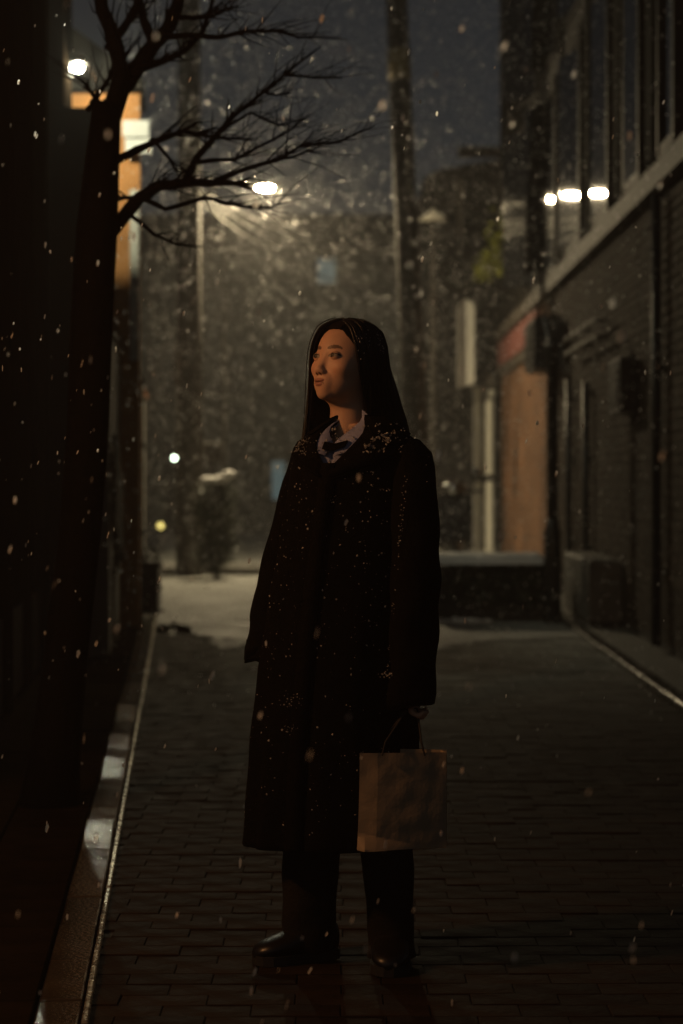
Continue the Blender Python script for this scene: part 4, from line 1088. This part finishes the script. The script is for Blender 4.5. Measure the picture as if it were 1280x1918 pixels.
def hair_path(s_, side, off, jit=0.0, nfall=9, length=None, seed=0):
    rnd = random.Random(seed)
    pts = [H(cap_pt(s_, k / 7, side, off + (.004 * math.sin(math.pi * k / 7)))) for k in range(8)]
    p = pts[-1].copy()
    if side > 0: zend = 1.325 if s_ < .5 else 1.33
    else: zend = 1.17 if s_ < .35 else 1.30
    L = p.z - zend
    for k in range(1, nfall + 1):
        u_ = k / nfall; q = p.copy(); q.z = p.z - L * u_
        dz = p.z - q.z
        if side > 0:
            q.x += (.10 + .23 * s_) * dz + .010 * math.sin(u_ * 3 + s_ * 9); q.y += (.25 * (1 - s_) + .03) * dz
        else:
            if s_ < .4:
                q.x += (-.05 + .12 * s_) * dz + .006 * math.sin(u_ * 6 + s_ * 20)
                q.y += (-.10 - .12 * max(0, u_ - .3)) * dz
            else: q.x += (.12) * dz; q.y += .02 * dz
        q += Vector((rnd.uniform(-1, 1), rnd.uniform(-1, 1), 0)) * jit * (0.3 + u_)
        pts.append(q)
    for it in range(4):
        pts = [pts[i] if i < 4 or i > len(pts) - 3 else (pts[i - 1] + pts[i] * 2 + pts[i + 1]) / 4 for i in range(len(pts))]
    return pts
# hair drawn back from a rounded hairline
b0_ = len(hair.v); NAZ, NEL = 72, 14
for i in range(NAZ + 1):
    az_ = math.radians(-180 + 360 * i / NAZ); aa = abs(math.degrees(az_))
    eh = 33 + 3 * math.cos(math.radians(aa * 3)) if aa < 26 else (33 - (aa - 26) / 34 * 33 if aa < 60 else max(-22, -(aa - 60) * 1.1))
    eh += .8 * math.sin(i * 2.3)
    for j in range(NEL + 1):
        e_ = math.radians(eh + (90 - eh) * (j / NEL) ** .8); of_ = .001 + .007 * min(1, j / 3)
        dd_ = np.array([math.sin(az_) * math.cos(e_), math.cos(az_) * math.cos(e_), math.sin(e_)])
        rr_ = 1 / np.sqrt(((dd_ / (RAD + of_)) ** 2).sum()); hair.v.append(tuple(H(CEN + dd_ * rr_)))
for i in range(NAZ):
    for j in range(NEL):
        k = b0_ + i * (NEL + 1) + j; hair.f.append((k, k + NEL + 1, k + NEL + 2, k + 1))
for k in range(240):                                     # combed strands over it
    a_ = random.gauss(0, 26); sg_ = 1 if a_ >= 0 else -1
    p_ = []
    for q_ in range(9):
        e_ = math.radians(35 - max(0, abs(a_) - 26) + 62 * q_ / 8); az_ = math.radians(a_ * (1 + q_ / 8 * 1.6))
        dd_ = np.array([math.sin(az_) * math.cos(e_), math.cos(az_) * math.cos(e_), math.sin(e_)])
        rr_ = 1 / np.sqrt(((dd_ / (RAD + .004 + .006 * min(1, q_ / 2))) ** 2).sum()); p_.append(H(CEN + dd_ * rr_))
    hair.tube(p_, .0012, 3, cap=False)
for side in (-1, 1):
    NS = 34
    grid = [hair_path(s_ / (NS - 1), side, .004) for s_ in range(NS)]
    b0_ = len(hair.v); n = len(grid[0])
    for g_ in grid:
        for p in g_: hair.v.append(tuple(p))
    for i in range(NS - 1):
        for k in range(n - 1): hair.f.append((b0_ + i * n + k, b0_ + i * n + k + 1, b0_ + (i + 1) * n + k + 1, b0_ + (i + 1) * n + k))
    for k in range(430):
        s_ = random.random() ** (1.15); 
        pth = hair_path(s_, side, abs(random.gauss(0, .004)) + .006, random.choice((.003, .006, .012)), seed=k * 2 + (side > 0))
        r = random.uniform(.0011, .0022)
        hair.tube(pth, [r * .8] + [r] * (len(pth) - 3) + [r * .7, .0004], 4, cap=False)
for k in range(70):                                      # flyaways
    pth = hair_path(random.random(), random.choice((-1, 1)), random.uniform(.009, .014), .014, seed=3000 + k)
    hair.tube(pth, .0006, 3, cap=False)
# loose strands in front of the far cheek
for k in range(26):
    pth = hair_path(random.uniform(0, .05), -1, .012, .008, seed=900 + k)
    pth = [p + Vector((-.004 - .010 * random.random() * max(0, i - 8) / 9, -.004, 0)) for i, p in enumerate(pth)]
    hair.tube(pth, .0009, 3, cap=False)
ho = hair.build('hair', M['hair'], person, smooth=True); tag(ho, 'long straight black wet hair parted in the middle')

# ---- snow specks on coat and hair
def octa(mb, c, r, n_=None):
    c = Vector(c); k = len(mb.v)
    ax = [Vector((random.uniform(.6, 1.3), 0, 0)), Vector((0, random.uniform(.6, 1.3), 0)), Vector((0, 0, random.uniform(.5, 1.0)))]
    R = Matrix.Rotation(random.uniform(0, 6.28), 3, Vector((random.uniform(-1, 1), random.uniform(-1, 1), random.uniform(-1, 1))).normalized())
    for a in ax: q = R @ a * r; mb.v.append(tuple(c + q)); mb.v.append(tuple(c - q))
    mb.f.extend([(k, k + 2, k + 4), (k + 2, k + 1, k + 4), (k + 1, k + 3, k + 4), (k + 3, k, k + 4), (k + 2, k, k + 5), (k + 1, k + 2, k + 5), (k + 3, k + 1, k + 5), (k, k + 3, k + 5)])
sp = MB()
for k in range(1700):                                     # scattered over the front
    py_ = random.uniform(800, 1560) if random.random() < .55 else random.uniform(800, 1250)
    a = FRONT + random.gauss(.15, .75)
    octa(sp, body_pt(py_, a, -.004), min(.0040, .0007 * math.exp(abs(random.gauss(0, .8)))))
def lump(px_, py_, Y, spread, n, r):
    for k in range(n):
        c = pt(px_ + random.gauss(0, spread), py_ + random.gauss(0, spread * .6), Y + random.uniform(-.01, .01)); octa(sp, c, r * random.uniform(.5, 1.5))
def on_shoulder(n, a0, a1, r0, r1, rad):                  # clumps on the shoulder top and collar
    for k in range(n):
        py_ = random.uniform(r0, r1); a = random.uniform(a0, a1); c0 = body_pt(py_, a, -.012 if (py_ < 850 and a > 0) else -.003)
        for q in range(random.randint(3, 13)):
            octa(sp, c0 + Vector((random.gauss(0, .0055), random.gauss(0, .004), random.gauss(0, .003))), rad * random.uniform(.4, 1.4))
on_shoulder(46, .05, 1.45, 797, 856, .0032); on_shoulder(50, -.5, 1.5, 800, 1000, .0017)
on_shoulder(26, -1.6, -.9, 806, 850, .0022)
for k in range(75):                                       # snow caught along the sleeve crease
    u_ = random.random() ** 1.2; px_ = 757 - 34 * u_ + random.gauss(0, 2.5); py_ = 890 + 370 * u_
    dx_ = 775 - px_; Yf = 5.40 - 1.05 * math.sqrt(max(0, 43 ** 2 - min(dx_, 42) ** 2)) / S - .004 - .03 * u_ + random.uniform(-.002, .006)
    octa(sp, pt(px_, py_, Yf), random.choice((.0014, .0018, .0026)))
lump(728, 1252, 5.335, 9, 26, .0026); lump(550, 1300, 5.335, 12, 34, .0016); lump(545, 1350, 5.33, 8, 16, .0016)
for o_ in range(60):                                      # on the sleeves
    u_ = random.random(); octa(sp, pt(795 - 10 * u_ + random.gauss(0, 12), 850 + 430 * u_, 5.365 + random.uniform(-.004, .02)), random.choice((.0012, .0016, .002)))
    octa(sp, pt(555 - 60 * u_ + random.gauss(0, 10), 870 + 330 * u_, 5.535 - .03 * u_), random.choice((.0010, .0013, .0018)))
tag(sp.build('snow_flecks', M['melting_snow'], coat_o), kind='stuff')
sp = MB()
for k in range(330):
    s_ = random.random(); side = random.choice((-1, 1, 1, 1)); al = random.random() ** 1.8
    c = H(cap_pt(s_, al, side, .013)); octa(sp, c, random.choice((.0012, .0016, .0024, .003)))
tag(sp.build('snow_flecks', M['melting_snow'], ho), kind='stuff')

# ------------------------------------------------------------------ paper bag
BY = 5.30; BS = F / BY
def bp(px_, py_, dy=0): return Vector(((px_ - HX) / BS, BY + dy, CAM_H + (HY - py_) / BS))
bag = thing('paper_bag', bp(752, 1594), 'brown kraft paper bag hanging from the hand on the right', 'bag')
fm = MB(); nx, ny = 24, 48
vs = []; fs = []
for j in range(ny + 1):
    for i in range(nx + 1):
        u_, v_ = i / nx, j / ny
        x = 674 + (838 - 674) * u_ - 5 * (1 - u_) * v_ ** 2; y = 1411 + (1592 - 1411) * v_ + 3 * u_
        dy = .006 * math.sin(3.1 * u_) * math.sin(3 * v_) * -1 + .003 * mnoise.noise((u_ * 5, v_ * 5, 4))
        crease = max(0, .20 - u_) * (.06 * (1 - abs(v_ - .55)))          # left edge turns away
        dy += crease
        lens = max(0, 1 - u_ / .72)                                      # lower left fold that faces upwards
        yb = 1562 + 28 * u_ / .72
        if y > yb - 1: dy -= .042 * lens * min(1, (y - yb + 1) / 24) * min(1, u_ * 9 + .25)
        dy += .05 * u_
        vs.append(bp(x, y, dy))
for j in range(ny):
    for i in range(nx):
        k = j * (nx + 1) + i; fs.append((k, k + 1, k + nx + 2, k + nx + 1))
fm.add(vs, fs)
fro = fm.build('front_panel', M['paper'], bag, smooth=False)
def edge(i0): return [vs[j * (nx + 1) + i0] for j in range(ny + 1)]
for nm, i0, off in (('left_gusset', 0, (-.004, .10, .0)), ('right_gusset', nx, (.004, .10, 0))):
    gm = MB(); E_ = edge(i0); mid = [p + Vector((off[0] * -3, .05, 0)) for p in E_]; far = [Vector((p.x + off[0], BY + .10, p.z)) for p in E_]
    ribbon(gm, E_, mid); ribbon(gm, mid, far); gm.build('gusset', M['paper'], bag, fix=True)
bk = MB(); bk.quad(bp(674, 1411, .101), bp(838, 1414, .101), bp(838, 1594, .101), bp(672, 1592, .101)); bk.build('back_panel', M['paper'], bag)
bt = MB(); E_ = [vs[ny * (nx + 1) + i] for i in range(nx + 1)]
ribbon(bt, E_, [Vector((p.x, BY + .10, p.z)) for p in E_]); bt.build('bottom', M['paper'], bag)
hw_ = pt(769, 1318, 5.36)
for dy in (.004, .095):
    MB().tube([bp(716, 1416, dy), bp(722, 1390, dy), hw_ + Vector((-.012, -.01, .004)), hw_ + Vector((.012, -.01, .004)), bp(790, 1390, dy), bp(796, 1416, dy)], .0025, 6).build('handle', M['cord'], bag)

# ------------------------------------------------------------------ falling snow
fl_ = MB()
def flake(c, r, stretch):
    k = len(fl_.v); c = Vector(c)
    d = Vector((-.22 + random.gauss(0, .12), random.gauss(0, .2), -1)).normalized()
    a = d.orthogonal().normalized(); a = Matrix.Rotation(random.uniform(0, 6.28), 3, d) @ a; b = d.cross(a)
    n6 = 5; ph = random.uniform(0, 6.28); nn_ = b
    fl_.v.append(tuple(c + nn_ * r * .25))
    for q in range(n6):
        an = ph + 2 * math.pi * q / n6; rr = r * random.uniform(.75, 1.2)
        fl_.v.append(tuple(c + a * math.cos(an) * rr + d * math.sin(an) * rr * stretch))
    fl_.f.extend([(k, k + 1 + q, k + 1 + (q + 1) % n6) for q in range(n6)])
def spot(Y):
    return random.uniform(-60, 1340), random.uniform(-60, 890 + CAM_H * F / Y)
n = 0
while n < 420:                                            # near, lit by the assumed lantern
    Y = random.uniform(2.6, 9); x, y = spot(Y)
    if 470 < x < 830 and y > 560 and 5.0 < Y < 6.0: continue
    if Y < 5.6 and 540 < x < 760 and 560 < y < 820: continue
    flake(P(x, y, Y), random.uniform(.002, .0045), random.uniform(1.4, 2.8)); n += 1
for k in range(110):                                      # flakes drifting past the assumed lantern on the left
    Y = random.uniform(3.6, 8.2); x, y = random.uniform(-40, 330), random.uniform(-40, 1300)
    flake(P(x, y, Y), random.uniform(.0013, .0030), random.uniform(1.8, 3.6))
n = 0
while n < 36000:
    Y = 10.5 + 29 * random.random() ** .8; x, y = spot(Y)
    if y > HY + CAM_H * F / Y - 2: continue
    X = P(x, y, Y).x
    if X > XR(Y, 2.0) or X < XL(Y, .45): continue
    flake(P(x, y, Y), random.uniform(.0026, .0070) * min(1.35, .40 + Y / 28), random.uniform(.9, 1.5)); n += 1
fs_ = fl_.build('falling_snow', M['flake'], base=(0, 2, 0))
tag(fs_, 'thick falling snow glowing around the street lamp', 'snow', kind='stuff')

# ------------------------------------------------------------------ haze
hz_ = MB().box((0, 24, 10), (40, 84, 24)).build('haze', M['flake'])
hm = bpy.data.materials.new('snow_haze'); hm.use_nodes = True
n_ = hm.node_tree.nodes; n_.remove(n_['Principled BSDF'])
pv = n_.new('ShaderNodeVolumePrincipled'); pv.inputs['Color'].default_value = (.92, .92, .92, 1); pv.inputs['Density'].default_value = HAZE_DENSITY
pv.inputs['Anisotropy'].default_value = 0.2
hm.node_tree.links.new(pv.outputs[0], n_['Material Output'].inputs['Volume'])
hz_.data.materials.clear(); hz_.data.materials.append(hm)
tag(hz_, kind='stuff')
